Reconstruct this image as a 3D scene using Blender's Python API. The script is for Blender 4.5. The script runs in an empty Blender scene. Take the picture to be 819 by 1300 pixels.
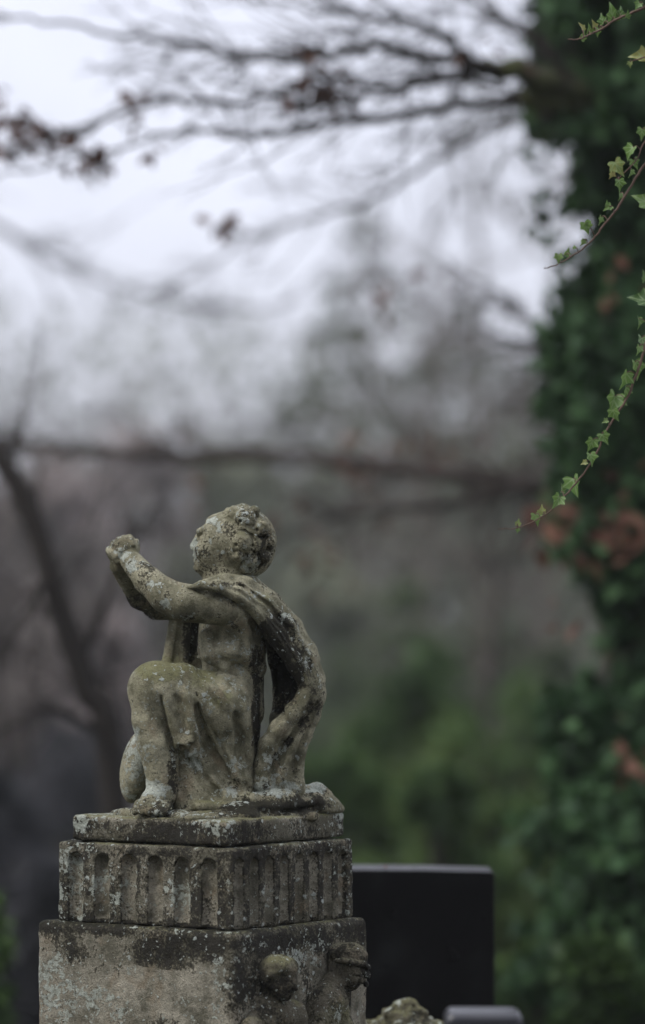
import bpy, math, random
import numpy as np

R = math.radians
scene = bpy.context.scene
COL = scene.collection

# ----------------------------------------------------------------- camera geometry
FPX = 4875.0                 # focal length in photograph pixels (135 mm on a 36 mm tall frame)
CAM_Z = 1.6
HAZE = 0.0011            # density of the damp air
CLOUD = (0.73, 0.745, 0.86)   # overcast brightness
SUN = 1.5
FSTOP = 2.0
EXPO = 0.35
PITCH = math.atan(120.0 / FPX)
CP, SP = math.cos(PITCH), math.sin(PITCH)


def W(px, py, Y):
    """world point at distance Y seen at photograph pixel px, py (used while measuring the place)"""
    xc = (px - 409.5) / FPX
    yc = (650.0 - py) / FPX
    dy = CP - yc * SP
    dz = SP + yc * CP
    t = Y / dy
    return np.array([xc * t, Y, CAM_Z + dz * t])


# ----------------------------------------------------------------- objects
ORIGIN = {}


def thing(name, label, cat, loc=(0, 0, 0), group=None):
    o = bpy.data.objects.new(name, None)
    o.empty_display_size = 0.1
    o.location = tuple(float(v) for v in loc)
    COL.objects.link(o)
    o["label"] = label
    o["category"] = cat
    if group:
        o["group"] = group
    ORIGIN[o.name] = np.array(loc, dtype=float)
    return o


def make_mesh(name, V, F, mat, smooth=True, attrs=None, uv=None):
    V = np.ascontiguousarray(np.asarray(V, dtype=np.float32).reshape(-1, 3))
    me = bpy.data.meshes.new(name)
    if isinstance(F, np.ndarray):
        n, k = F.shape
        me.vertices.add(len(V))
        me.vertices.foreach_set("co", V.ravel())
        me.loops.add(n * k)
        me.loops.foreach_set("vertex_index", np.ascontiguousarray(F, dtype=np.int32).ravel())
        me.polygons.add(n)
        me.polygons.foreach_set("loop_start", np.arange(0, n * k, k, dtype=np.int32))
        me.update(calc_edges=True)
    else:
        me.from_pydata(V.tolist(), [], [tuple(f) for f in F])
    me.validate()
    if smooth:
        me.polygons.foreach_set("use_smooth", np.ones(len(me.polygons), dtype=bool))
    if attrs:
        for k, a in attrs.items():
            if len(a) == len(me.vertices):
                at = me.attributes.new(k, 'FLOAT', 'POINT')
                at.data.foreach_set("value", np.ascontiguousarray(a, dtype=np.float32))
    me.update()
    if mat:
        me.materials.append(mat)
    return me


def part(name, V, F, mat, parent=None, smooth=True, attrs=None, label=None):
    """one mesh object from world-space vertices, child of a thing (or of a part)"""
    org = ORIGIN[parent.name] if parent is not None else np.zeros(3)
    me = make_mesh(name, np.asarray(V, dtype=float).reshape(-1, 3) - org, F, mat, smooth, attrs)
    o = bpy.data.objects.new(name, me)
    COL.objects.link(o)
    if parent is not None:
        o.parent = parent
    ORIGIN[o.name] = org
    if label:
        o["label"] = label
    return o


def structure(o, kind="structure"):
    o["kind"] = kind
    return o


# ----------------------------------------------------------------- noise in numpy
def _hash(ix, iy, iz, seed):
    h = (ix * 374761393 + iy * 668265263 + iz * 2147483647 + seed * 1274126177) & 0xFFFFFFFF
    h = ((h ^ (h >> 13)) * 1274126177) & 0xFFFFFFFF
    h = (h ^ (h >> 16)) & 0xFFFFFFFF
    return h.astype(np.float64) / 4294967295.0


def vnoise(P, freq, seed=0, octaves=3, gain=0.5):
    """value noise, about -1..1"""
    out = np.zeros(len(P))
    amp, tot = 1.0, 0.0
    for o in range(octaves):
        Q = P * freq + 31.7 * o
        I = np.floor(Q).astype(np.int64)
        f = Q - I
        f = f * f * (3 - 2 * f)
        ix, iy, iz = I[:, 0], I[:, 1], I[:, 2]
        s = seed * 17 + o
        def c(a, b, d):
            return _hash(ix + a, iy + b, iz + d, s)
        x0 = c(0, 0, 0) * (1 - f[:, 0]) + c(1, 0, 0) * f[:, 0]
        x1 = c(0, 1, 0) * (1 - f[:, 0]) + c(1, 1, 0) * f[:, 0]
        x2 = c(0, 0, 1) * (1 - f[:, 0]) + c(1, 0, 1) * f[:, 0]
        x3 = c(0, 1, 1) * (1 - f[:, 0]) + c(1, 1, 1) * f[:, 0]
        y0 = x0 * (1 - f[:, 1]) + x1 * f[:, 1]
        y1 = x2 * (1 - f[:, 1]) + x3 * f[:, 1]
        out += amp * ((y0 * (1 - f[:, 2]) + y1 * f[:, 2]) * 2 - 1)
        tot += amp
        amp *= gain
        freq *= 2.0
    return out / tot


# ----------------------------------------------------------------- carving: a distance field and its surface
class Stone:
    """a block of carving: shapes are added to or cut from a distance field, then skinned as one mesh"""

    def __init__(self, lo, hi, h):
        self.lo = np.array(lo, dtype=np.float64)
        self.h = float(h)
        n = np.ceil((np.array(hi) - self.lo) / h).astype(int) + 1
        self.ax = [self.lo[i] + h * np.arange(n[i]) for i in range(3)]
        self.F = np.full(tuple(n), 60.0 * h, dtype=np.float32)

    def _sl(self, lo, hi):
        sl = []
        for i in range(3):
            a = int(max(0, math.floor((lo[i] - self.lo[i]) / self.h)))
            b = int(min(self.F.shape[i], math.ceil((hi[i] - self.lo[i]) / self.h) + 1))
            if b <= a:
                return None
            sl.append(slice(a, b))
        return tuple(sl)

    def _apply(self, lo, hi, k, fn, cut=False):
        m = k + 4 * self.h
        sl = self._sl([v - m for v in lo], [v + m for v in hi])
        if sl is None:
            return
        X = self.ax[0][sl[0]][:, None, None].astype(np.float32)
        Y = self.ax[1][sl[1]][None, :, None].astype(np.float32)
        Z = self.ax[2][sl[2]][None, None, :].astype(np.float32)
        d = fn(X, Y, Z)
        A = self.F[sl]
        if cut:
            A2, d2 = -A, d
        else:
            A2, d2 = A, d
        if k > 0:
            hh = np.clip(0.5 + 0.5 * (A2 - d2) / k, 0, 1)
            r = A2 * (1 - hh) + d2 * hh - k * hh * (1 - hh)
        else:
            r = np.minimum(A2, d2)
        self.F[sl] = -r if cut else r

    def ell(self, c, r, k=4, rot=0.0, cut=False, yaw=0.0):
        """ellipsoid; rot turns it in the x-z plane, yaw about the vertical (degrees)"""
        ca, sa = math.cos(R(rot)), math.sin(R(rot))
        cy, sy = math.cos(R(yaw)), math.sin(R(yaw))
        R_ = max(r)

        def fn(X, Y, Z):
            x, y, z = X - c[0], Y - c[1], Z - c[2]
            x, y = cy * x + sy * y, -sy * x + cy * y
            x, z = ca * x + sa * z, -sa * x + ca * z
            q0 = np.sqrt((x / r[0]) ** 2 + (y / r[1]) ** 2 + (z / r[2]) ** 2) + 1e-9
            q1 = np.sqrt((x / r[0] ** 2) ** 2 + (y / r[1] ** 2) ** 2 + (z / r[2] ** 2) ** 2) + 1e-9
            return q0 * (q0 - 1) / q1
        self._apply([v - R_ for v in c], [v + R_ for v in c], k, fn, cut)

    def cap(self, a, ra, b, rb, k=4, cut=False, sq=1.0):
        """tapered limb from a to b; sq < 1 flattens it in depth"""
        a = np.array(a, dtype=float)
        b = np.array(b, dtype=float)
        ba = b - a
        ba[1] /= sq
        L2 = float(ba @ ba) + 1e-9
        rm = max(ra, rb)

        def fn(X, Y, Z):
            x, y, z = X - a[0], (Y - a[1]) / sq, Z - a[2]
            t = np.clip((x * ba[0] + y * ba[1] + z * ba[2]) / L2, 0, 1)
            d = np.sqrt((x - t * ba[0]) ** 2 + (y - t * ba[1]) ** 2 + (z - t * ba[2]) ** 2)
            return (d - (ra + (rb - ra) * t)) * min(1.0, sq ** 0.5)
        self._apply(np.minimum(a, b) - rm, np.maximum(a, b) + rm, k, fn, cut)

    def chain(self, pts, k=4, cut=False, sq=1.0):
        """pts: (x, y, z, r)"""
        for p, q in zip(pts[:-1], pts[1:]):
            self.cap(p[:3], p[3], q[:3], q[3], k, cut, sq)

    def box(self, c, half, rnd, k=0, yaw=0.0, cut=False):
        cy, sy = math.cos(R(yaw)), math.sin(R(yaw))
        m = math.hypot(half[0], half[1])

        def fn(X, Y, Z):
            x, y, z = X - c[0], Y - c[1], Z - c[2]
            x, y = cy * x + sy * y, -sy * x + cy * y
            qx = np.abs(x) - (half[0] - rnd)
            qy = np.abs(y) - (half[1] - rnd)
            qz = np.abs(z) - (half[2] - rnd)
            out = np.sqrt(np.maximum(qx, 0) ** 2 + np.maximum(qy, 0) ** 2 + np.maximum(qz, 0) ** 2)
            return out + np.minimum(np.maximum(np.maximum(qx, qy), qz), 0) - rnd
        self._apply([c[0] - m, c[1] - m, c[2] - half[2]], [c[0] + m, c[1] + m, c[2] + half[2]], k, fn, cut)

    def front(self, x, z, default=0.0):
        """depth of the first surface met when looking along +y at x, z"""
        i = int(round((x - self.lo[0]) / self.h))
        j = int(round((z - self.lo[2]) / self.h))
        if not (0 <= i < self.F.shape[0] and 0 <= j < self.F.shape[2]):
            return default
        w = np.nonzero(self.F[i, :, j] < 0)[0]
        return self.ax[1][w[0]] if len(w) else default

    def brush(self, pts, k=3, cut=False, off=0.0, sq=1.0):
        """a fold (or a groove) drawn over the surface: pts (x, z, r)"""
        P = []
        fine = [pts[0]]
        for p, q in zip(pts[:-1], pts[1:]):                      # follow the surface closely
            m = max(1, int(math.hypot(q[0] - p[0], q[1] - p[1]) / (2.5 * self.h)))
            fine += [tuple(p[j] + (q[j] - p[j]) * t / m for j in range(3)) for t in range(1, m + 1)]
        pts = fine
        n = len(pts)
        ds = []
        for (x, z, r) in pts:
            d = self.front(x, z, None)
            ds.append(d)
        known = [d for d in ds if d is not None]
        if not known:
            return
        for i, d in enumerate(ds):
            if d is None:
                near = min((abs(i - j), j) for j in range(n) if ds[j] is not None)[1]
                ds[i] = ds[near]
        ds = np.array(ds, dtype=float)
        w = min(9, len(ds) // 2 * 2 + 1)
        pad = np.concatenate([np.full(w // 2, ds[0]), ds, np.full(w // 2, ds[-1])])
        ds = np.convolve(pad, np.ones(w) / w, mode='valid')[:len(ds)]
        for (x, z, r), d in zip(pts, ds):
            P.append((x, d + off + (-0.25 * r if cut else 0.45 * r), z, r))
        self.chain(P, k, cut, sq)

    def rough(self, amp, freq, seed=0, octaves=3, band=None, gain=0.5, bias=0.0):
        band = band or amp * 2.5 + self.h * 3
        idx = np.nonzero(np.abs(self.F) < band)
        P = np.stack([self.ax[i][idx[i]] for i in range(3)], axis=1)
        self.F[idx] += (amp * (vnoise(P, freq, seed, octaves, gain) + bias)).astype(np.float32)

    def pits(self, amp, freq, seed=0, thr=0.35):
        band = amp + self.h * 4
        idx = np.nonzero(np.abs(self.F) < band)
        P = np.stack([self.ax[i][idx[i]] for i in range(3)], axis=1)
        n = vnoise(P, freq, seed, 2)
        self.F[idx] += (amp * np.clip((n - thr) / (1 - thr), 0, 1)).astype(np.float32)

    def skin(self):
        """surface nets"""
        F = self.F.copy()
        F[0], F[-1], F[:, 0], F[:, -1], F[:, :, 0], F[:, :, -1] = (1e3,) * 6
        S = F < 0
        nx, ny, nz = F.shape
        corner = [S[i:nx - 1 + i, j:ny - 1 + j, k:nz - 1 + k] for i in (0, 1) for j in (0, 1) for k in (0, 1)]
        cnt = sum(c.astype(np.int8) for c in corner)
        cells = np.nonzero((cnt > 0) & (cnt < 8))
        ids = np.full((nx - 1, ny - 1, nz - 1), -1, dtype=np.int32)
        N = len(cells[0])
        ids[cells] = np.arange(N)
        acc = np.zeros((N, 3))
        num = np.zeros(N)
        offs = [(i, j, k) for i in (0, 1) for j in (0, 1) for k in (0, 1)]
        vals = {o: F[cells[0] + o[0], cells[1] + o[1], cells[2] + o[2]].astype(np.float64) for o in offs}
        for o in offs:
            for axis in range(3):
                if o[axis] == 0:
                    p = list(o)
                    p[axis] = 1
                    p = tuple(p)
                    a, b = vals[o], vals[p]
                    m = (a < 0) != (b < 0)
                    t = np.where(m, a / np.where(m, a - b, 1.0), 0)
                    pos = np.zeros((N, 3))
                    for q in range(3):
                        pos[:, q] = o[q]
                    pos[:, axis] = t
                    acc += pos * m[:, None]
                    num += m
        V = acc / num[:, None] + np.stack(cells, axis=1)
        V = self.lo + V * self.h
        faces = []
        for axis in range(3):
            u, v = (axis + 1) % 3, (axis + 2) % 3
            sl0 = [slice(None)] * 3
            sl1 = [slice(None)] * 3
            sl0[axis] = slice(0, -1)
            sl1[axis] = slice(1, None)
            a, b = S[tuple(sl0)], S[tuple(sl1)]
            e = np.nonzero(a != b)
            inside = a[e]
            E = [e[0].copy(), e[1].copy(), e[2].copy()]
            ok = (E[u] > 0) & (E[v] > 0) & (E[u] < F.shape[u] - 1) & (E[v] < F.shape[v] - 1)
            E = [x[ok] for x in E]
            inside = inside[ok]

            def cid(du, dv):
                I = [x.copy() for x in E]
                I[u] = I[u] + du
                I[v] = I[v] + dv
                return ids[I[0], I[1], I[2]]
            q = np.stack([cid(-1, -1), cid(0, -1), cid(0, 0), cid(-1, 0)], axis=1)
            q[~inside] = q[~inside][:, ::-1]
            faces.append(q)
        return V, np.concatenate(faces).astype(np.int32)


# ----------------------------------------------------------------- tubes, leaves
class Geo:
    def __init__(self):
        self.V, self.F, self.n = [], [], 0
        self.A = []

    def add(self, V, F, a=None):
        V = np.asarray(V, dtype=float)
        self.V.append(V)
        self.F.append(np.asarray(F, dtype=np.int64) + self.n)
        self.A.append(np.full(len(V), 0.0 if a is None else a) if not isinstance(a, np.ndarray) else a)
        self.n += len(V)

    def tube(self, P, rad, sides=6):
        P = np.asarray(P, dtype=float)
        rad = np.asarray(rad, dtype=float)
        n = len(P)
        T = np.gradient(P, axis=0)
        T /= np.linalg.norm(T, axis=1)[:, None] + 1e-12
        up = np.array([0.0, 0.0, 1.0]) if abs(T[0][2]) < 0.9 else np.array([1.0, 0.0, 0.0])
        U = np.cross(T, up)
        U /= np.linalg.norm(U, axis=1)[:, None] + 1e-9
        Vv = np.cross(T, U)
        ang = np.linspace(0, 2 * math.pi, sides, endpoint=False)
        ring = (np.cos(ang)[None, :, None] * U[:, None, :] + np.sin(ang)[None, :, None] * Vv[:, None, :])
        V = (P[:, None, :] + ring * rad[:, None, None]).reshape(-1, 3)
        i = np.arange(n - 1)[:, None] * sides
        j = np.arange(sides)[None, :]
        j2 = (j + 1) % sides
        F = np.stack([(i + j), (i + j2), (i + sides + j2), (i + sides + j)], axis=-1).reshape(-1, 4)
        self.add(V, F)

    def data(self):
        return np.concatenate(self.V), np.concatenate(self.F)


def smooth_path(pts, n=24):
    """Catmull-Rom through the points"""
    P = np.asarray(pts, dtype=float)
    Q = np.vstack([2 * P[0] - P[1], P, 2 * P[-1] - P[-2]])
    out = []
    seg = len(P) - 1
    for t in np.linspace(0, seg - 1e-6, n):
        i = int(t)
        u = t - i
        a, b, c, d = Q[i], Q[i + 1], Q[i + 2], Q[i + 3]
        out.append(0.5 * ((2 * b) + (c - a) * u + (2 * a - 5 * b + 4 * c - d) * u * u + (3 * b - a - 3 * c + d) * u ** 3))
    return np.array(out)


def leaf_cloud(P, size, rng, normals=None, spread=1.0, aspect=0.7, shape='leaf', droop=None):
    """many small leaves (bent six-sided blades) at points P; returns V, F(quads), shade per vertex"""
    n = len(P)
    size = np.broadcast_to(np.asarray(size, dtype=float), (n,)) * rng.uniform(0.65, 1.3, n)
    d = rng.normal(size=(n, 3))
    if droop is not None:
        d = d * (1 - droop[1]) + np.array(droop[0]) * droop[1] * 1.5
    d /= np.linalg.norm(d, axis=1)[:, None]
    w = rng.normal(size=(n, 3))
    w -= (w * d).sum(1)[:, None] * d
    w /= np.linalg.norm(w, axis=1)[:, None]
    nn = np.cross(d, w)
    s = size[:, None]
    a = aspect
    pts = [P, P + d * s * 0.45 + w * s * 0.5 * a + nn * s * 0.08, P + d * s + nn * s * -0.05, P + d * s * 0.45 - w * s * 0.5 * a + nn * s * 0.08]
    V = np.stack(pts, axis=1).reshape(-1, 3)
    F = (np.arange(n)[:, None] * 4 + np.arange(4)[None, :]).astype(np.int32)
    shade = np.repeat(rng.uniform(0, 1, n), 4)
    return V, F, shade

# ----------------------------------------------------------------- materials
class NT:
    """small helper for writing node trees"""

    def __init__(self, mat):
        self.t = mat.node_tree
        self.n = self.t.nodes
        self.l = self.t.links

    def node(self, typ, **kw):
        nd = self.n.new(typ)
        for k, v in kw.items():
            setattr(nd, k, v)
        return nd

    def put(self, sock, v):
        if hasattr(v, "is_linked") or hasattr(v, "links"):
            self.l.new(v, sock)
        else:
            sock.default_value = v

    def noise(self, vec, scale, detail=4, rough=0.55, dist=0.0):
        nd = self.node('ShaderNodeTexNoise')
        self.l.new(vec, nd.inputs['Vector'])
        nd.inputs['Scale'].default_value = scale
        nd.inputs['Detail'].default_value = detail
        nd.inputs['Roughness'].default_value = rough
        nd.inputs['Distortion'].default_value = dist
        return nd.outputs['Fac']

    def voronoi(self, vec, scale, out='Distance', feature='F1', rnd=1.0):
        nd = self.node('ShaderNodeTexVoronoi', feature=feature)
        self.l.new(vec, nd.inputs['Vector'])
        nd.inputs['Scale'].default_value = scale
        nd.inputs['Randomness'].default_value = rnd
        return nd.outputs[out]

    def math(self, op, a, b=0.0, c=None, clamp=False):
        nd = self.node('ShaderNodeMath', operation=op, use_clamp=clamp)
        self.put(nd.inputs[0], a)
        self.put(nd.inputs[1], b)
        if c is not None:
            self.put(nd.inputs[2], c)
        return nd.outputs[0]

    def step(self, v, lo, hi):
        nd = self.node('ShaderNodeMapRange', interpolation_type='SMOOTHSTEP')
        self.put(nd.inputs['Value'], v)
        nd.inputs['From Min'].default_value = lo
        nd.inputs['From Max'].default_value = hi
        return nd.outputs['Result']

    def mix(self, fac, a, b, blend='MIX'):
        nd = self.node('ShaderNodeMix', data_type='RGBA', blend_type=blend)
        self.put(nd.inputs['Factor'], fac)
        ca = [s for s in nd.inputs if s.name == 'A' and s.type == 'RGBA'][0]
        cb = [s for s in nd.inputs if s.name == 'B' and s.type == 'RGBA'][0]
        self.put(ca, a if hasattr(a, "links") else (*a, 1.0))
        self.put(cb, b if hasattr(b, "links") else (*b, 1.0))
        return [s for s in nd.outputs if s.type == 'RGBA'][0]

    def attr(self, name):
        nd = self.node('ShaderNodeAttribute', attribute_name=name)
        return nd.outputs['Fac']


def new_mat(name, rough=0.8, spec=0.3):
    m = bpy.data.materials.new(name)
    m.use_nodes = True
    nt = NT(m)
    b = nt.n.get('Principled BSDF')
    b.inputs['Roughness'].default_value = rough
    b.inputs['Specular IOR Level'].default_value = spec
    return m, nt, b


def stone_material(name, light=(0.365, 0.345, 0.235), mid=(0.122, 0.117, 0.072), dark=(0.009, 0.0085, 0.007), crust=0.0, lich=0.0):
    """weathered sandstone: worn pale stone, black crust, green algae, pale lichen; three painted-by-shape masks
    (attributes crust, moss, lichen) say where each has settled"""
    m, nt, b = new_mat(name, 0.95, 0.12)
    tc = nt.node('ShaderNodeTexCoord').outputs['Object']
    n_big = nt.noise(tc, 14, 5, 0.6)
    n_mid = nt.noise(tc, 55, 6, 0.65)
    n_fine = nt.noise(tc, 240, 5, 0.7)
    grain = nt.noise(tc, 430, 4, 0.75)
    c = nt.mix(nt.step(nt.math('ADD', nt.math('MULTIPLY', n_big, 0.6), nt.math('MULTIPLY', n_mid, 0.4)), 0.38, 0.62), mid, light)
    # warm rusty tint in places
    c = nt.mix(nt.math('MULTIPLY', nt.step(nt.noise(tc, 22, 4, 0.6, 0.3), 0.52, 0.72), 0.45), c, (0.27, 0.205, 0.13))
    # ledges hold water: growth settles on what faces up
    geo = nt.node('ShaderNodeNewGeometry')
    sn = nt.node('ShaderNodeSeparateXYZ')
    nt.l.new(geo.outputs['True Normal'], sn.inputs[0])
    ledge = nt.step(sn.outputs[2], 0.45, 0.95)
    wide = nt.math('SUBTRACT', nt.noise(tc, 5.5, 3, 0.5), 0.5)
    # algae
    mo = nt.math('ADD', nt.math('MULTIPLY_ADD', ledge, 0.3, nt.attr('moss')), nt.math('MULTIPLY', nt.math('SUBTRACT', n_mid, 0.5), 1.3))
    mo = nt.step(nt.math('ADD', mo, nt.math('MULTIPLY', nt.math('SUBTRACT', n_fine, 0.5), 0.6)), 0.30, 0.85)
    c = nt.mix(nt.math('MULTIPLY', mo, 0.75), c, nt.mix(n_fine, (0.075, 0.075, 0.028), (0.215, 0.215, 0.098)))
    # black crust
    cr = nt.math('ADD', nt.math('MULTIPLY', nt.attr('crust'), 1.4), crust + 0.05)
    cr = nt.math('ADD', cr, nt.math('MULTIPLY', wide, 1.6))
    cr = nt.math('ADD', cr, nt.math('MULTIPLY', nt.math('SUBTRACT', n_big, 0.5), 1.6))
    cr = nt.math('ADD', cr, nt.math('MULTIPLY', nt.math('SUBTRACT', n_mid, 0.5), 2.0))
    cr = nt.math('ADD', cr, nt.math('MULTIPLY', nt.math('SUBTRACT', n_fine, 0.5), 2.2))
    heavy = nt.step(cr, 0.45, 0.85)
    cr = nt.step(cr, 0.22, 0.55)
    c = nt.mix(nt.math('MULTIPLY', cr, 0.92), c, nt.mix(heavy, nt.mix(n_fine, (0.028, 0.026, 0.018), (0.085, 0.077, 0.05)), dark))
    # rough grey-green lichen crusts
    warp = nt.node('ShaderNodeMix', data_type='VECTOR')
    nz = nt.node('ShaderNodeTexNoise')
    nt.l.new(tc, nz.inputs['Vector'])
    nz.inputs['Scale'].default_value = 130
    nz.inputs['Detail'].default_value = 3
    vm = nt.node('ShaderNodeVectorMath', operation='MULTIPLY_ADD')
    nt.l.new(nz.outputs['Color'], vm.inputs[0])
    vm.inputs[1].default_value = (0.012, 0.012, 0.012)
    nt.l.new(tc, vm.inputs[2])
    wv = vm.outputs[0]
    la = nt.math('ADD', nt.math('MULTIPLY_ADD', ledge, 0.12, nt.attr('lichen')), lich)
    la = nt.math('SUBTRACT', la, nt.math('MULTIPLY', wide, 0.9))
    lm = nt.math('ADD', la, nt.math('MULTIPLY', nt.math('SUBTRACT', nt.noise(tc, 34, 5, 0.6), 0.5), 2.6))
    lm = nt.math('ADD', lm, nt.math('MULTIPLY', nt.math('SUBTRACT', nt.noise(wv, 120, 4, 0.65), 0.5), 3.0))
    l1 = nt.step(lm, 0.50, 0.62)
    c = nt.mix(nt.math('MULTIPLY', l1, 0.88), c, nt.mix(nt.noise(tc, 300, 3), (0.22, 0.245, 0.20), (0.52, 0.55, 0.47)))
    # small white rosettes
    v = nt.voronoi(wv, 75)
    vc = nt.node('ShaderNodeSeparateColor')
    nt.l.new(nt.voronoi(wv, 75, 'Color'), vc.inputs[0])
    pick = nt.math('ADD', vc.outputs[0], nt.math('MULTIPLY', la, 0.22))
    sp = nt.math('MULTIPLY', nt.step(v, 0.34, 0.22), nt.step(pick, 0.93, 0.97))
    v2 = nt.voronoi(wv, 190)
    vc2 = nt.node('ShaderNodeSeparateColor')
    nt.l.new(nt.voronoi(wv, 190, 'Color'), vc2.inputs[0])
    pick2 = nt.math('ADD', vc2.outputs[0], nt.math('MULTIPLY', la, 0.22))
    sp2 = nt.math('MULTIPLY', nt.step(v2, 0.38, 0.25), nt.step(pick2, 0.93, 0.97))
    c = nt.mix(nt.math('MULTIPLY', nt.math('MAXIMUM', sp, sp2), 0.85), c, nt.mix(n_fine, (0.33, 0.37, 0.32), (0.52, 0.55, 0.50)))
    # open pores
    pv = nt.voronoi(tc, 260)
    pc = nt.node('ShaderNodeSeparateColor')
    nt.l.new(nt.voronoi(tc, 260, 'Color'), pc.inputs[0])
    pore = nt.math('MULTIPLY', nt.step(pv, 0.42, 0.25), nt.step(nt.math('ADD', pc.outputs[1], nt.math('MULTIPLY', nt.math('SUBTRACT', n_big, 0.5), 0.8)), 0.86, 0.93))
    c = nt.mix(nt.math('MULTIPLY', pore, 0.35), c, (0.045, 0.038, 0.028))
    # grains of sand
    g = nt.node('ShaderNodeMapRange')
    nt.put(g.inputs['Value'], grain)
    g.inputs['From Min'].default_value = 0.25
    g.inputs['From Max'].default_value = 0.75
    g.inputs['To Min'].default_value = 0.55
    g.inputs['To Max'].default_value = 1.42
    mm = nt.node('ShaderNodeVectorMath', operation='SCALE')
    nt.l.new(c, mm.inputs[0])
    nt.l.new(g.outputs[0], mm.inputs['Scale'])
    nt.l.new(mm.outputs[0], b.inputs['Base Color'])
    # relief of the crusts and the grain
    hgt = nt.math('ADD', nt.math('MULTIPLY', n_fine, 0.9), nt.math('MULTIPLY', grain, 0.8))
    hgt = nt.math('SUBTRACT', hgt, nt.math('MULTIPLY', pore, 0.5))
    hgt = nt.math('ADD', hgt, nt.math('MULTIPLY', n_mid, 0.8))
    hgt = nt.math('ADD', hgt, nt.math('MULTIPLY', l1, 0.35))
    hgt = nt.math('ADD', hgt, nt.math('MULTIPLY', nt.math('MAXIMUM', sp, sp2), 0.4))
    bp = nt.node('ShaderNodeBump')
    bp.inputs['Strength'].default_value = 1.0
    bp.inputs['Distance'].default_value = 0.0034
    nt.l.new(hgt, bp.inputs['Height'])
    nt.l.new(bp.outputs[0], b.inputs['Normal'])
    return m


def bark_material(name, a, bcol, scale=30, moss=None):
    m, nt, b = new_mat(name, 0.9, 0.15)
    tc = nt.node('ShaderNodeTexCoord').outputs['Object']
    c = nt.mix(nt.noise(tc, scale, 6, 0.65), a, bcol)
    if moss:
        c = nt.mix(nt.step(nt.noise(tc, 6, 5, 0.6), 0.42, 0.6), c, moss)
    nt.l.new(c, b.inputs['Base Color'])
    bp = nt.node('ShaderNodeBump')
    bp.inputs['Strength'].default_value = 0.6
    bp.inputs['Distance'].default_value = 0.01
    nt.l.new(nt.noise(tc, scale * 2, 5, 0.7), bp.inputs['Height'])
    nt.l.new(bp.outputs[0], b.inputs['Normal'])
    return m


def leaf_material(name, cols, rough=0.45, spec=0.4, trans=0.25):
    """leaves: each blade its own tone (attribute shade), some light passing through"""
    m, nt, b = new_mat(name, rough, spec)
    ramp = nt.node('ShaderNodeValToRGB')
    el = ramp.color_ramp.elements
    while len(el) < len(cols):
        el.new(0.5)
    for i, c in enumerate(cols):
        el[i].position = i / max(1, len(cols) - 1)
        el[i].color = (*c, 1)
    nt.l.new(nt.attr('shade'), ramp.inputs[0])
    nt.l.new(ramp.outputs[0], b.inputs['Base Color'])
    if trans > 0:
        tr = nt.node('ShaderNodeBsdfTranslucent')
        nt.l.new(ramp.outputs[0], tr.inputs['Color'])
        mx = nt.node('ShaderNodeMixShader')
        mx.inputs[0].default_value = trans
        nt.l.new(b.outputs[0], mx.inputs[1])
        nt.l.new(tr.outputs[0], mx.inputs[2])
        out = nt.n.get('Material Output')
        nt.l.new(mx.outputs[0], out.inputs['Surface'])
    return m


M_STATUE = stone_material('weathered_sandstone_statue')
M_PED = stone_material('weathered_sandstone_pedestal', light=(0.35, 0.325, 0.25), mid=(0.11, 0.104, 0.074))
M_MOSSY = stone_material('mossy_stone', light=(0.17, 0.155, 0.115), mid=(0.08, 0.072, 0.05), crust=0.12)


def granite_material():
    m, nt, b = new_mat('polished_black_granite', 0.25, 0.12)
    tc = nt.node('ShaderNodeTexCoord').outputs['Object']
    c = nt.mix(nt.step(nt.noise(tc, 260, 4, 0.7), 0.5, 0.75), (0.002, 0.002, 0.002), (0.010, 0.010, 0.011))
    c = nt.mix(nt.math('MULTIPLY', nt.step(nt.noise(tc, 9, 5, 0.6), 0.5, 0.75), 0.4), c, (0.02, 0.022, 0.022))
    nt.l.new(c, b.inputs['Base Color'])
    r = nt.node('ShaderNodeMapRange')
    nt.put(r.inputs['Value'], nt.noise(tc, 14, 5, 0.6))
    r.inputs['To Min'].default_value = 0.15
    r.inputs['To Max'].default_value = 0.5
    nt.l.new(r.outputs[0], b.inputs['Roughness'])
    return m


M_GRANITE = granite_material()
M_BARK = bark_material('dark_wet_bark', (0.014, 0.013, 0.011), (0.045, 0.038, 0.032))
M_BARK_MOSS = bark_material('mossy_bark', (0.035, 0.032, 0.025), (0.085, 0.075, 0.06), moss=(0.055, 0.06, 0.025))
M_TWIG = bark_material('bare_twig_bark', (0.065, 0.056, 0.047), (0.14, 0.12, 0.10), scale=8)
M_IVY = leaf_material('ivy_leaf_tree', [(0.014, 0.033, 0.013), (0.03, 0.072, 0.024), (0.062, 0.125, 0.044)], rough=0.65, spec=0.2, trans=0.15)
M_DARK = leaf_material('dark_bramble', [(0.03, 0.032, 0.034), (0.06, 0.06, 0.064), (0.10, 0.098, 0.105)], rough=0.8, spec=0.1, trans=0.1)
M_DEAD = leaf_material('dry_beech_leaf', [(0.05, 0.024, 0.016), (0.095, 0.045, 0.03), (0.15, 0.08, 0.052)], rough=0.75, spec=0.1, trans=0.15)
M_THUJA = leaf_material('evergreen_sprays', [(0.02, 0.042, 0.012), (0.06, 0.11, 0.028), (0.15, 0.21, 0.06)], rough=0.6, spec=0.25, trans=0.2)
M_FIR = leaf_material('far_conifer_needles', [(0.05, 0.06, 0.042), (0.09, 0.105, 0.072), (0.15, 0.165, 0.115)], rough=0.7, spec=0.2, trans=0.15)
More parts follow.
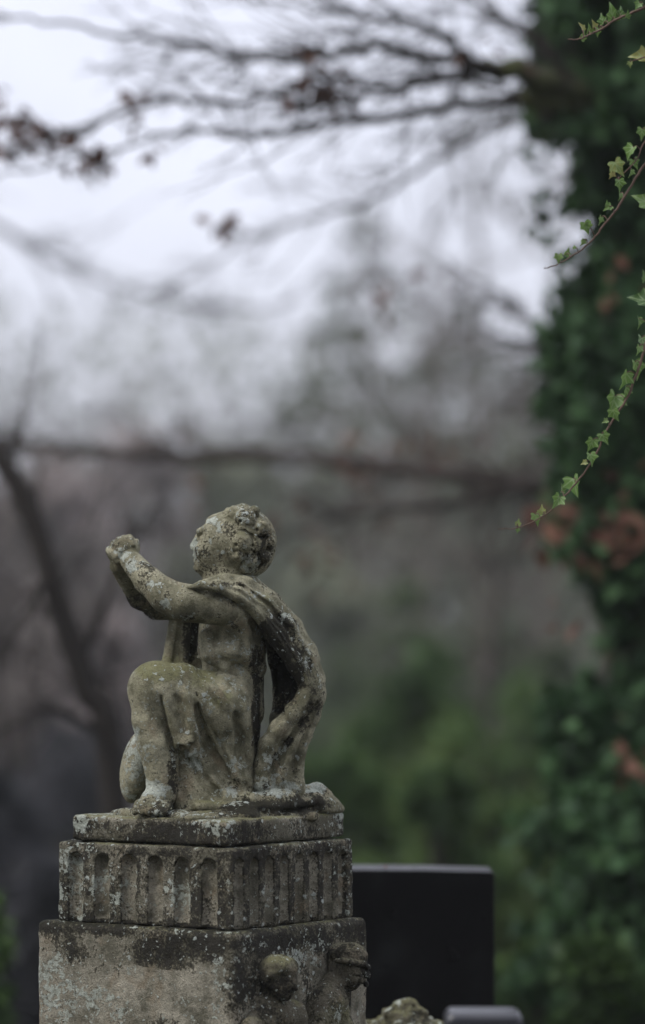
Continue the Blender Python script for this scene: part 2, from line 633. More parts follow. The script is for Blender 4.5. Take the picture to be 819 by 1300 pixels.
M_SCRUB = leaf_material('withered_scrub', [(0.10, 0.09, 0.082), (0.235, 0.205, 0.19), (0.42, 0.36, 0.335)], rough=0.8, spec=0.1, trans=0.2)  # raised paleness stands in for mist over the scrub
M_GREY = leaf_material('mist_grey_twigs', [(0.06, 0.068, 0.046), (0.135, 0.147, 0.10), (0.27, 0.285, 0.20)], rough=0.8, spec=0.1, trans=0.2)  # pale grey-green puts mist into the colour of far wood and thickets

# ----------------------------------------------------------------- the praying figure
# measured in photograph pixels at the figure's own distance (1.27 mm each): x to the right, y away, z up from its base
FY = 6.2
FO = W(288, 1035, FY)
SC = FY / FPX


def fig_world(V):
    V = np.asarray(V, dtype=float)
    return np.stack([FO[0] + (V[:, 0] - 288) * SC, FY + V[:, 1] * SC, FO[2] + V[:, 2] * SC], axis=1)


def p3(px, py, d, r=None):
    return (px, d, 1035 - py) if r is None else (px, d, 1035 - py, r)


def pts(*rows):
    return [p3(*r) for r in rows]


def br(*rows):
    return [(x, 1035 - y, r) for x, y, r in rows]


HV = 1.7


def blob_mask(V, blobs, seed):
    """patches of wear, and of painted shade in the crust: (px, py, d or None, rx, rz, strength)"""
    out = np.zeros(len(V))
    n = vnoise(V, 1 / 22.0, seed, 3) * 0.45
    for (px, py, d, rx, rz, s) in blobs:
        q = ((V[:, 0] - px) / rx) ** 2 + ((V[:, 2] - (1035 - py)) / rz) ** 2
        if d is not None:
            q = q + ((V[:, 1] - d) / 40.0) ** 2
        w = np.clip(1.35 - np.sqrt(q) + n, 0, 1)
        w = w * w * (3 - 2 * w)
        out = np.where(np.abs(s * w) > np.abs(out), s * w, out)
    return out


CRUST_SHADE = [  # black crust, with shade painted into hollows and folds
    (372, 808, None, 5, 26, 0.55), (392, 848, None, 5, 24, 0.5), (386, 916, None, 10, 8, 0.4), (366, 940, None, 9, 9, 0.45), (352, 962, None, 7, 10, 0.4), (374, 968, None, 5, 22, 0.35),  # dark painted along the cape's grooves as fold shade
    # cape's inner hollow and the back of the tunic, black crust plus painted shade
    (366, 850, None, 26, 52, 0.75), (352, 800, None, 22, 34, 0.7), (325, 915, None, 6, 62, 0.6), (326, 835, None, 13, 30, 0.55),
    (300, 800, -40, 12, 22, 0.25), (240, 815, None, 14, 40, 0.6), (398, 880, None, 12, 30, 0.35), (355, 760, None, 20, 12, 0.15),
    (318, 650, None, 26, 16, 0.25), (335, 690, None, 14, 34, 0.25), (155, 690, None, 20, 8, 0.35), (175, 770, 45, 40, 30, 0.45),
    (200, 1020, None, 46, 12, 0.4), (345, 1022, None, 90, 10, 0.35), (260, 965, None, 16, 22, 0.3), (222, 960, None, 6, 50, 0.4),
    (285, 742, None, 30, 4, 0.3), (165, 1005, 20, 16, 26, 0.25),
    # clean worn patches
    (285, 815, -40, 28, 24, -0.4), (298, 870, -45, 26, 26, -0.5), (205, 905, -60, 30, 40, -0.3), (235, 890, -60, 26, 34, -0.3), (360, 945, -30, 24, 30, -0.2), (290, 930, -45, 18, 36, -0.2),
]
MOSS = [
    (205, 850, None, 44, 22, 0.75), (255, 860, -50, 32, 20, 0.65), (282, 890, -60, 22, 16, 0.65), (235, 890, -60, 24, 36, 0.4), (190, 880, None, 24, 24, 0.35),
    (375, 935, -20, 30, 30, 0.35), (320, 765, None, 40, 20, 0.4), (300, 690, None, 40, 46, 0.35), (270, 765, None, 50, 20, 0.3), (300, 1015, None, 90, 14, 0.4), (360, 800, -20, 28, 60, 0.3),
]
LICHEN = [
    (158, 705, None, 18, 12, 0.75), (170, 722, -30, 10, 8, 0.7), (200, 745, -60, 12, 9, 0.65), (212, 765, -70, 22, 10, 0.5), (246, 700, None, 9, 20, 0.7), (268, 668, None, 18, 16, 0.45), (270, 695, -30, 18, 14, 0.45),
    (316, 715, -20, 12, 14, 0.9), (326, 735, -20, 14, 8, 0.6), (306, 658, -36, 10, 12, 0.5), (198, 1000, -60, 20, 16, 0.85), (246, 965, -40, 14, 26, 0.7), (236, 990, -40, 10, 12, 0.7),
    (172, 960, None, 18, 40, 0.55), (350, 1000, None, 34, 12, 0.7), (345, 970, None, 16, 30, 0.45), (405, 1000, None, 20, 8, 0.6), (300, 970, -50, 12, 16, 0.4), (290, 1005, None, 30, 10, 0.5),
    (320, 755, -40, 14, 6, 0.4), (360, 775, None, 24, 14, 0.35), (388, 830, None, 12, 26, 0.3), (262, 905, -60, 18, 20, 0.3), (200, 1028, None, 60, 6, 0.5),
]


def carve(name, st, parent, seed, rough=1.1, pit=0.9, mat=None, base=0.0):
    st.rough(rough, 1 / 13.0, seed, 3)
    st.rough(0.45, 1 / 4.5, seed + 3, 2)
    st.pits(pit, 1 / 6.0, seed + 5, 0.42)
    V, F = st.skin()
    at = dict(crust=blob_mask(V, CRUST_SHADE, seed + 1) + base, moss=blob_mask(V, MOSS, seed + 2), lichen=blob_mask(V, LICHEN, seed + 4) * 1.1)
    return part(name, fig_world(V), F, mat or M_STATUE, parent, True, at)


STATUE = thing("praying_statue", "weathered sandstone kneeling child figure with raised clasped hands, on top of the pedestal", "statue", FO)

# --- body: head, neck, trunk, arms, clasped hands, foot (one continuous surface)
S = Stone((128, -105, -6), (362, 100, 404), HV)
S.ell(p3(304, 689, 0), (43, 41, 41), 4)                                   # skull
S.ell(p3(278, 690, 0), (31, 34, 36), 12, rot=25)                          # face mass
S.ell(p3(283, 676, 0), (29, 33, 22), 8, rot=35)                           # brow
S.ell(p3(268, 708, 0), (22, 29, 25), 8)                                   # jaw
S.cap(p3(255, 719, -4), 9, p3(255, 719, 4), 9, 8)                         # chin
S.cap(p3(226, 668, -60), 34, p3(226, 668, 60), 34, 8, cut=True)
S.cap(p3(247, 636, -60), 20, p3(247, 636, 60), 20, 8, cut=True)
for sd in (-1, 1):
    S.ell(p3(262, 700, 17 * sd), (14, 14, 15), 6)                         # cheek
    S.cap(p3(262, 671, 22 * sd), 4.5, p3(254, 676, 7 * sd), 5, 5)         # brow ridge
    S.ell(p3(254, 684, 14 * sd), (6.5, 6, 5), 4, cut=True)                # eye socket
    S.ell(p3(258.5, 684.5, 14.5 * sd), (5.5, 6, 4.5), 1.5)                 # eyeball
    S.cap(p3(254, 687, 9 * sd), 1.6, p3(260, 689, 20 * sd), 1.4, 2)       # lower lid
    S.ell(p3(247, 697, 5 * sd), (4, 4, 3.6), 2)                           # nostril wing
S.cap(p3(253, 681, 0), 4.5, p3(246, 694, 0), 5.5, 5)                      # nose
S.cap(p3(247, 706, -7), 2.6, p3(247, 706, 7), 2.6, 2)                     # upper lip
S.cap(p3(249, 712, -6), 2.8, p3(249, 712, 6), 2.8, 2)                     # lower lip
S.cap(p3(246, 709, -9), 1.3, p3(246, 709, 9), 1.3, 1, cut=True)
S.cap(p3(246, 716, -6), 2, p3(246, 716, 6), 2, 3, cut=True)
for sd in (-1, 1):                                                        # ears
    S.ell(p3(302, 702, 37 * sd), (9, 8, 13), 3, rot=20)
    S.ell(p3(299, 701, 45 * sd), (3.5, 5, 6), 2, cut=True)
S.cap(p3(287, 716, 0), 29, p3(285, 752, 0), 30, 6)                        # neck
S.chain(pts((288, 770, 0, 34), (292, 812, 0, 38), (296, 860, 0, 36), (298, 900, 0, 38)), 12, sq=1.15)   # trunk
S.cap(p3(287, 768, -40), 22, p3(285, 768, 40), 22, 10)                    # shoulder line
# near arm
S.cap(p3(288, 770, -56), 25, p3(236, 766, -70), 23, 6)
S.cap(p3(236, 766, -70), 23, p3(212, 757, -66), 20.5, 6)
S.cap(p3(215, 757, -66), 20.5, p3(190, 738, -45), 17.5, 6)
S.cap(p3(190, 738, -45), 17.5, p3(168, 714, -20), 14, 5)
# far arm
S.cap(p3(280, 768, 56), 23, p3(196, 769, 66), 18, 6)
S.cap(p3(198, 769, 64), 17.5, p3(176, 758, 46), 16, 6)
S.cap(p3(176, 758, 46), 16, p3(151, 719, 12), 12.5, 5)
# hands: palm to palm, fingers laced over the top
S.ell(p3(160, 704, -13), (17, 8, 13), 4, rot=38)
S.ell(p3(151, 706, 6), (14, 8, 14), 4, rot=55)
kn = [(142, 702), (148, 694), (155, 689.5), (163, 688)]
for i, (kx, ky) in enumerate(kn):                                         # near hand's four fingers bend over to the far side
    S.chain(pts((kx + 9, ky + 11, -16, 5.2), (kx, ky + 1, -13, 5.0), (kx - 3.5, ky - 3.2, -3, 4.6), (kx - 4, ky - 1.5, 8, 4.2), (kx - 2.5, ky + 5, 14 - i, 3.8)), 1.2)
for i, (kx, ky) in enumerate(kn):                                         # far hand's fingers come back between them
    fx, fy = kx + 4.2, ky - 2.6
    S.chain(pts((fx + 3, fy + 12, 13, 5.0), (fx - 1, fy + 1, 10, 4.6), (fx - 2.5, fy - 2.6, 0, 4.3), (fx - 1.5, fy + 0.5, -12, 4.0), (fx + 2.5, fy + 7.5, -19.5, 3.7)), 1.0)
S.chain(pts((171, 705, -17, 6.2), (171, 695, -10, 5.4), (168, 688, 0, 4.6)), 2)      # thumbs crossed
S.chain(pts((163, 712, 10, 6), (172, 697, 7, 5.2), (173, 688.5, -4, 4.2)), 2)
for a, b, c in ((146, 692, 3), (152, 688, 3), (160, 686, 3)):             # gaps between the knuckles
    S.brush(br((a, b + 2, 1.2), (a + 4, b + 10, 1.3), (a + 9, b + 16, 0.8)), 1, True)
# left foot standing on the base
S.chain(pts((210, 962, -52, 21), (208, 990, -54, 19), (206, 1008, -56, 17)), 6)
S.chain(pts((208, 1006, -56, 17), (196, 1013, -68, 13), (188, 1022, -80, 9.5)), 7)
for i in range(5):
    tx = 176 + 9.0 * i
    S.chain(pts((tx + 4, 1017, -76 - 2 * i, 6.0), (tx, 1026, -86 - 2.2 * i, 5.2 - (0.6 if i < 2 else 0))), 2)
BODY = S
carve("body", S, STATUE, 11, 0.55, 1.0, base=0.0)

# --- hair: a rounded mass with raised curls
S = Stone((255, -72, 282), (366, 72, 406), 1.5)
S.ell(p3(312, 686, 0), (37, 43, 40), 4)
S.ell(p3(324, 692, 0), (26, 36, 36), 8)
S.ell(p3(318, 716, 0), (20, 28, 17), 8, rot=40)
S.ell(p3(301, 655, 0), (22, 30, 13), 5, rot=20)
rng = np.random.default_rng(5)
curls = [(312, 660, 15, 1), (332, 672, 12, 1), (307, 690, 15, 1), (326, 692, 10, 1), (319, 711, 10, 1), (336, 708, 9, 0), (343, 689, 8, 0), (297, 649, 7, 0), (323, 650, 8, 0), (287, 653, 5, 0), (310, 722, 7, 0), (305, 672, 6, 0), (340, 676, 7, 0)]
for i, (cx, cy, cr, eye) in enumerate(curls):
    for sd in (-1, 1):
        base = 37 if cr > 10 else 34
        dd = base * math.sqrt(max(0.05, 1 - ((cx - 312) / 46.0) ** 2 - ((cy - 687) / 48.0) ** 2))
        # a deep seam round the lock, then the lock itself
        for t in range(10):
            a0, a1 = t * 0.628, (t + 1) * 0.628
            S.cap((cx + math.cos(a0) * cr, sd * (dd + 3), 1035 - cy + math.sin(a0) * cr), 2.2, (cx + math.cos(a1) * cr, sd * (dd + 3), 1035 - cy + math.sin(a1) * cr), 2.2, 2, cut=True)
for i, (cx, cy, cr, eye) in enumerate(curls):
    for sd in (-1, 1):
        base = 37 if cr > 10 else 34
        dd = base * math.sqrt(max(0.05, 1 - ((cx - 312) / 46.0) ** 2 - ((cy - 687) / 48.0) ** 2))
        S.ell(p3(cx, cy, sd * dd), (cr * 0.92, cr * 0.85, cr * 0.92), 1.2)
        if eye:
            ex_, ez_ = cx - cr * 0.42, 1035 - cy - cr * 0.2
            S.ell((ex_, sd * (dd + cr * 0.78), ez_), (2.6, 5, 2.8), 1.0, cut=True)
            S.chain([(ex_, sd * (dd + cr * 0.80), ez_ + 5, 1.2), (ex_ + cr * 0.45, sd * (dd + cr * 0.86), ez_ + 7, 1.4), (ex_ + cr * 0.95, sd * (dd + cr * 0.72), ez_ + 2, 1.4), (ex_ + cr * 0.7, sd * (dd + cr * 0.76), ez_ - 5, 1.2)], 1.2, cut=True)
# face side cut clear, ear-high hollow
S.ell(p3(264, 700, 0), (34, 60, 44), 3, cut=True, rot=0)
for x0, y0, r0 in ((292, 648, 3), (299, 644, 3.4), (305, 643, 3), (311, 643, 3.2), (287, 651, 2.6), (317, 646, 2.6)):
    for dd in (-22, -10, 2, 14, 24):
        S.ell(p3(x0 + rng.uniform(-3, 3), y0 + rng.uniform(-1, 3) + 0.012 * dd * dd, dd), (r0 + 1.5, 5, r0 + 1), 1.5)
for t in range(11):                                                       # combed strands over the back of the head
    y0 = 662 + t * 6
    for sd in (-1, 1):
        S.chain([(334, sd * 26, 1035 - y0 + 3, 1.1), (346, sd * 14, 1035 - y0 - 2, 1.3), (351, 0, 1035 - y0 - 5, 1.2)], 1.2, cut=True)
carve("hair", S, STATUE, 23, 0.7, 1.3, base=-0.04)

# --- tunic: bloused bodice, skirt over the raised knee, folds to the ground
S = Stone((138, -112, -8), (352, 92, 282), HV)
S.ell(p3(292, 800, 0), (37, 54, 48), 6)
S.ell(p3(292, 827, 0), (42, 62, 22), 5, rot=-6)                           # blouse over the belt
S.ell(p3(316, 836, 0), (17, 44, 22), 6, rot=-30)
S.ell(p3(297, 776, -50), (23, 28, 25), 10)
S.ell(p3(310, 790, -36), (16, 26, 30), 10)
S.ell(p3(288, 775, -30), (26, 26, 22), 6)                                 # shoulder seam
S.ell(p3(284, 775, 32), (26, 26, 22), 6)
# skirt
S2 = S
S.ell(p3(293, 864, 0), (37, 47, 24), 2.0)
S.ell(p3(290, 905, 0), (41, 60, 62), 8)
S.chain(pts((284, 930, -6, 44), (282, 1000, -10, 44)), 10, sq=1.1)
S.cap(p3(280, 897, -32), 43, p3(206, 876, -52), 36, 10)                    # thigh
S.ell(p3(199, 873, -54), (34, 34, 34), 6)                                  # knee
S.chain(pts((197, 880, -54, 31), (193, 912, -58, 22), (200, 945, -58, 22), (208, 984, -56, 19.5)), 6)   # shin
S.chain(pts((233, 868, -58, 27), (234, 905, -62, 25), (238, 938, -62, 22)), 6, sq=0.8)                   # panel of cloth hanging from the knee
S.chain(pts((240, 935, -40, 20), (238, 985, -40, 17), (240, 1020, -42, 20)), 5)
S.chain(pts((252, 950, -34, 16), (256, 985, -40, 14), (250, 1015, -44, 14)), 4)
S.ell(p3(174, 974, 8), (21, 30, 47), 4, rot=-10)                           # right knee on the ground, far side
S.ell(p3(250, 985, 30), (90, 40, 45), 10)
# black gap under the broken hem of the panel
for bx_, by_ in ((226, 949), (233, 943), (240, 946), (247, 940), (254, 936), (260, 931)):
    S.box((bx_, -104, 1035 - by_ - 20), (5, 36, 20), 2, 1.5, cut=True)
S.brush(br((226, 950, 3), (232, 960, 4), (238, 952, 4)), 3, True, 2)
# groove beside the shin
S.brush(br((208, 882, 1.2), (213, 908, 2.8), (219, 938, 4.2), (225, 962, 4.6), (228, 992, 4.4)), 2.5, True, -0.5)
S.brush(br((212, 880, 2), (219, 905, 3.2), (226, 930, 3.6), (229, 944, 3.4)), 4, False, 0.0)
S.brush(br((240, 880, 3), (245, 905, 4), (250, 930, 4)), 6, False, -0.5)
S.brush(br((228, 885, 3), (234, 910, 4), (239, 932, 3)), 6, True, -0.8)
# overskirt fold sweeping down to the right, its edge raised and the ground behind it hollow
S.brush(br((253, 895, 3), (261, 925, 9), (274, 958, 12), (292, 990, 11), (304, 1008, 8)), 5, True, -1.0)
S.brush(br((257, 878, 3.2), (262, 900, 4.2), (271, 928, 5.4), (284, 955, 6.2), (299, 980, 6.6), (316, 993, 5)), 3, False, 0.4)
S.brush(br((272, 930, 2), (284, 955, 2.4), (298, 977, 3)), 3, True, -3)
S.brush(br((246, 952, 4.5), (262, 982, 5), (282, 1005, 5), (308, 1014, 5)), 5, False, 1)
S.brush(br((252, 965, 3), (266, 992, 4), (286, 1012, 3.5)), 4, True, -1.0)
S.brush(br((262, 948, 2.5), (276, 978, 3), (296, 1000, 3)), 4, False, 1)
S.brush(br((245, 990, 3), (262, 1010, 3.5), (285, 1022, 3)), 4, False, 1)
S.brush(br((232, 1000, 4), (240, 1012, 4), (236, 1024, 3)), 4, True, -1)
# hip crease between belly and thigh
S.brush(br((254, 851, 2.4), (270, 862, 3.2), (288, 880, 3.2), (296, 893, 2)), 4, True, -1.5)
S.brush(br((262, 868, 5), (280, 882, 5), (294, 897, 4)), 8, False, 0)
S.brush(br((300, 905, 3), (305, 935, 4), (308, 965, 4)), 6, True, -0.5)
S.brush(br((310, 895, 4), (314, 930, 5), (316, 965, 5)), 7, False, 0.5)
# hem of the bodice and its creases
S.brush(br((252, 838, 1.4), (272, 846, 1.8), (296, 853, 2.0), (318, 859, 2.4), (331, 862, 1.8)), 1.4, True, -0.8)
S.brush(br((252, 834, 2), (275, 842, 2.6), (300, 848, 2.8), (322, 853, 3)), 3, False, 0)
S.brush(br((318, 788, 2.4), (326, 815, 4), (325, 850, 4)), 4, True, -1.0)
S.brush(br((310, 785, 3), (316, 812, 3.4), (318, 842, 3)), 4, False, 0.2)
S.chain(pts((318, 790, -26, 14), (326, 825, -20, 11), (331, 848, -16, 7), (332, 861, -14, 3)), 5)
S.chain(pts((306, 800, -48, 9), (314, 828, -42, 10), (320, 850, -34, 6)), 7)
S.chain(pts((262, 806, -42, 8), (268, 830, -44, 10), (286, 846, -46, 7)), 8)
# cut the armhole round the near arm
S.brush(br((272, 793, 1.6), (284, 792, 2.4), (297, 788, 2.6), (303, 780, 1.6)), 2.5, True, -0.8)
# crisp edges of cloth, drawn last
S.brush(br((250, 839, 1.6), (262, 843, 2.4), (280, 849, 2.8), (300, 855, 2.8), (318, 860, 2.8), (332, 864, 2.4)), 1.2, True, -0.6)
S.brush(br((252, 834, 1.6), (265, 838, 2.2), (282, 844, 2.4), (302, 850, 2.6), (320, 855, 2.6), (331, 858, 2)), 1.6, False, 0.6)
S.brush(br((301, 806, 0.8), (306, 820, 1.4), (303, 838, 1.6)), 2.5, True, 0.2)
S.brush(br((316, 792, 1.0), (322, 815, 2.2), (322, 836, 2.4), (318, 853, 1.8)), 1.6, True, -0.5)
S.brush(br((256, 876, 1.4), (261, 900, 2.0), (270, 928, 2.4), (284, 955, 2.6), (299, 979, 2.8), (314, 990, 2.4)), 1.4, False, 0.8)
S.brush(br((252, 878, 1.0), (256, 902, 2.2), (264, 930, 3.0), (277, 957, 3.2), (292, 981, 3.0)), 1.5, True, -0.6)
S.brush(br((212, 876, 0.9), (217, 900, 1.6), (223, 922, 2.0), (227, 942, 1.8)), 1.2, False, 0.7)
S.brush(br((208, 884, 0.8), (212, 905, 1.6), (218, 930, 2.2), (224, 955, 2.4), (227, 985, 2.2)), 1.2, True, -0.6)
S.brush(br((240, 886, 0.8), (246, 908, 1.4), (251, 930, 1.6)), 1.4, False, 0.5)
S.brush(br((276, 906, 0.8), (284, 930, 1.4), (296, 955, 1.6), (306, 975, 1.4)), 1.6, False, 0.4)
S.brush(br((298, 898, 0.8), (306, 925, 1.4), (311, 955, 1.6), (313, 975, 1.2)), 1.6, True, -0.2)
S.brush(br((258, 853, 1.0), (272, 863, 1.8), (288, 879, 2.0), (297, 892, 1.2)), 1.4, True, -0.5)
S.brush(br((245, 958, 1.4), (257, 985, 2.0), (274, 1006, 2.0), (298, 1014, 1.6)), 1.5, False, 0.6)
S.chain(pts((290, 1012, -52, 8), (322, 1014, -44, 9), (352, 1016, -30, 8), (378, 1020, -14, 6)), 6)
S.chain(pts((255, 1020, -62, 7), (290, 1024, -60, 7), (330, 1024, -46, 6)), 6)
# trim below the base plane
S.cap(p3(120, 1050, 0), 12, p3(380, 1050, 0), 12, 0, cut=True, sq=12)
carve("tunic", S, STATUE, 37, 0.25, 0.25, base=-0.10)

# --- cape: rolled over the near shoulder, billowing behind, falling to the ground; its far half hangs below the far arm
S = Stone((192, -118, -8), (446, 112, 312), HV)
# outer billow, three ropes of cloth side by side
S.chain(pts((262, 742, -58, 6), (285, 737, -52, 8), (312, 743, -40, 10), (340, 762, -26, 12), (366, 792, -16, 13), (388, 828, -10, 14), (399, 862, -8, 13), (399, 884, -10, 13)), 6)
S.chain(pts((241, 747, -84, 2.5), (258, 744, -86, 5), (280, 745, -86, 7.5), (303, 755, -80, 9), (329, 776, -64, 10), (351, 806, -50, 12), (376, 842, -38, 12), (391, 870, -32, 11), (391, 892, -32, 12)), 5)
S.chain(pts((275, 742, -72, 6), (305, 748, -60, 8), (336, 768, -46, 10), (364, 800, -34, 12), (389, 838, -24, 10), (399, 868, -20, 11), (397, 888, -22, 12)), 6)
S.chain(pts((292, 738, -30, 9), (318, 742, -10, 11), (344, 764, 0, 12), (372, 796, 4, 12), (394, 836, 8, 11), (401, 866, 8, 10), (398, 895, 8, 10)), 5)
# across the back of the neck to the far shoulder
S.chain(pts((300, 742, -40, 9), (312, 744, 0, 10), (302, 744, 40, 10), (282, 750, 70, 9)), 5)
S.chain(pts((322, 752, -20, 9), (330, 760, 20, 10), (312, 762, 60, 10)), 6)
# far sheet, the dark inside of the billow
S.chain(pts((318, 770, 40, 9), (338, 800, 44, 9), (350, 840, 42, 9), (356, 880, 40, 9), (353, 915, 30, 10), (356, 960, 20, 11), (352, 1000, 15, 12)), 8)
S.chain(pts((330, 775, 40, 9), (352, 803, 44, 9), (368, 842, 40, 10), (372, 880, 36, 10), (366, 918, 26, 11)), 8)
S.chain(pts((340, 775, 30, 9), (366, 806, 34, 9), (384, 842, 32, 9), (386, 880, 28, 9), (378, 920, 18, 10), (372, 960, 10, 11), (370, 1000, 10, 12)), 8)
S.chain(pts((358, 780, 18, 9), (384, 818, 22, 9), (397, 850, 20, 9), (398, 885, 12, 9), (388, 925, 6, 9), (376, 965, 2, 9)), 8)
# near edge turning in, then twisting down to the ground
S.chain(pts((386, 888, -32, 12), (372, 905, -36, 11), (354, 924, -38, 10), (340, 944, -36, 10), (336, 968, -30, 11), (334, 995, -26, 13)), 9)
S.chain(pts((396, 884, -20, 13), (386, 910, -24, 12), (368, 935, -26, 12), (354, 960, -24, 12), (348, 995, -22, 14)), 9)
S.chain(pts((401, 880, -10, 11), (394, 908, -12, 11), (384, 932, -14, 11), (376, 955, -14, 11), (374, 975, -14, 10), (376, 1000, -14, 12)), 9)
S.chain(pts((360, 950, 0, 20), (360, 1005, 0, 24)), 8)
# small folds on it
S.brush(br((380, 870, 2), (366, 896, 3), (348, 922, 3)), 3, True, -0.5)
S.brush(br((398, 884, 2), (384, 915, 3), (366, 945, 3), (358, 975, 3)), 3.5, True, -0.6)
S.brush(br((404, 892, 2.5), (386, 915, 4), (368, 940, 4), (352, 962, 3)), 3, True, -0.8)
S.brush(br((400, 898, 2.6), (382, 930, 4), (366, 958, 4.5), (360, 990, 5)), 3, False, 0.5)
S.brush(br((390, 915, 2), (380, 945, 3), (374, 985, 3)), 3, True, -0.6)
S.brush(br((352, 962, 3), (346, 985, 4), (352, 1004, 4)), 4, True, -1)
S.brush(br((372, 940, 2.4), (362, 960, 3), (358, 985, 3)), 4, False, 1.2)
S.brush(br((290, 747, 1.0), (306, 752, 2.0), (335, 771, 3), (362, 803, 3.2), (385, 840, 3), (395, 870, 2)), 2.5, True, -0.6)
S.brush(br((302, 742, 1.0), (320, 750, 2.4), (347, 773, 3.2), (375, 806, 3.4), (395, 842, 3), (401, 868, 2)), 2.5, True, -0.6)
S.brush(br((372, 828, 3), (382, 850, 4), (390, 868, 3)), 4, False, 1)
for rows in (((318, 750, 1.0), (344, 771, 3.0), (370, 806, 3.8), (391, 845, 3.6), (401, 872, 2.0)),
             ((322, 765, 0.8), (338, 782, 2.0), (362, 815, 2.2), (382, 850, 2.0), (392, 872, 1.2)),
             ((407, 888, 2.0), (388, 914, 5.0), (368, 938, 5.5), (353, 960, 4.5), (344, 985, 3.0)),
             ((398, 906, 1.6), (386, 938, 3.6), (374, 968, 4.0), (366, 995, 3.0))):
    S.brush(br(*rows), 1.3, True, -0.4)
S.brush(br((403, 896, 2.0), (384, 926, 4.2), (367, 956, 4.4), (356, 990, 4.0)), 1.5, False, 0.2)
S.brush(br((388, 930, 1.6), (381, 955, 2.6), (377, 990, 2.6)), 1.5, False, 0.4)
# far half, hanging below the far arm
S.chain(pts((222, 776, 66, 9), (218, 810, 64, 9), (212, 845, 60, 10), (206, 885, 50, 10)), 3)
S.chain(pts((236, 776, 70, 8), (232, 810, 66, 8), (228, 845, 62, 9), (224, 885, 54, 10)), 3)
S.chain(pts((240, 776, 84, 9), (241, 815, 84, 10), (242, 865, 80, 11)), 4)
S.chain(pts((253, 776, 88, 10), (255, 815, 88, 11), (256, 865, 82, 12)), 4)
S.chain(pts((268, 776, 88, 9), (270, 820, 88, 10), (272, 870, 84, 12)), 6)
S.chain(pts((228, 768, 74, 9), (286, 762, 80, 11)), 5)
S.brush(br((226, 790, 1.4), (222, 815, 1.8), (218, 842, 1.8)), 2, True)
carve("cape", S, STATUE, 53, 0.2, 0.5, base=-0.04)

# --- the rock the figure kneels on
S = Stone((120, -140, -14), (448, 150, 56), HV)
S.box((272, 8, -1), (98, 94, 6), 5, 4, yaw=35)
rng = np.random.default_rng(8)
for i in range(46):
    a, b = rng.uniform(-88, 88, 2)
    ca, sa = math.cos(R(35)), math.sin(R(35))
    x, y = 272 + ca * a - sa * b, 6 + sa * a + ca * b
    S.ell((x, y, 3), (rng.uniform(10, 28), rng.uniform(10, 24), rng.uniform(5, 10)), 5, yaw=rng.uniform(0, 180))
S.chain([(384, 20, 26, 13), (402, 30, 27, 12), (412, 34, 22, 10), (424, 40, 12, 7), (433, 44, 6, 4)], 5)
S.chain([(372, 4, 16, 14), (398, 12, 15, 14), (416, 24, 9, 9)], 6)
S.ell(p3(345, 1012, 0), (40, 46, 18), 8)
S.ell(p3(300, 1022, -10), (70, 60, 13), 8)
S.ell(p3(412, 1022, 40), (22, 20, 12), 6, rot=-20)
S.chain([(330, -58, 14, 5), (370, -30, 16, 6), (405, 8, 17, 6), (420, 30, 14, 5)], 4)
S.chain([(285, -66, 10, 4), (330, -50, 9, 4.5), (372, -16, 8, 4)], 4)
S.chain([(190, -84, 2, 6), (225, -84, 3, 6), (270, -82, 3, 6)], 6)
S.chain([(150, -10, 2, 6), (165, -40, 4, 7), (185, -70, 3, 7)], 6)
carve("rock_base", S, STATUE, 71, 2.2, 2.0, base=0.12)

# ----------------------------------------------------------------- the pedestal
YAW = 35.0
CA, SA = math.cos(R(YAW)), math.sin(R(YAW))


def sides(pF, pA, pB, yF):
    """front corner and both side lengths of a block from its three visible corners"""
    xF = (pF - 409.5) / FPX * yF
    kA, kB = (pA - 409.5) / FPX, (pB - 409.5) / FPX
    sL = (xF - kA * yF) / (CA + kA * SA)
    sR = (kB * yF - xF) / (SA - kB * CA)
    return xF, sL, sR


def block_frame(pF, pA, pB, yF):
    xF, sL, sR = sides(pF, pA, pB, yF)
    # local axes: u along the right face, v along the left face, both leading away from the front corner
    def to_world(V):
        V = np.asarray(V, dtype=float)
        return np.stack([xF + V[:, 0] * SA - V[:, 1] * CA, yF + V[:, 0] * CA + V[:, 1] * SA, V[:, 2]], axis=1)
    return sR, sL, to_world


YB, YFR, YPL = 5.955, 5.975, 5.995
Z_BLOCK = W(297, 1184, YB)[2]
Z_PLINTH_BOT = W(288, 1076, YPL)[2]
Z_PLINTH = W(288, 1042, YPL)[2]
print("plinth top", Z_PLINTH, "figure base", FO[2], "block top", Z_BLOCK)


def ped_attrs(V, spec, seed, scale):
    out = {}
    n = vnoise(V, 14.0, seed, 3)
    for k, blobs in spec.items():
        a = np.zeros(len(V))
        for (u, v, z, ru, rv, rz, s) in blobs:
            q = ((V[:, 2] - z) / rz) ** 2
            if u is not None:
                q = q + ((V[:, 0] - u) / ru) ** 2
            if v is not None:
                q = q + ((V[:, 1] - v) / rv) ** 2
            w = np.clip(1.35 - np.sqrt(q) + 0.45 * n, 0, 1)
            w = w * w * (3 - 2 * w)
            a = np.where(np.abs(s * w) > np.abs(a), s * w, a)
        out[k] = a
    return out


PED = thing("stone_pedestal", "lichen-stained sandstone pedestal with fluted band and carved heads, carrying the kneeling figure", "pedestal", (FO[0], FY, 0))

H = 0.0021
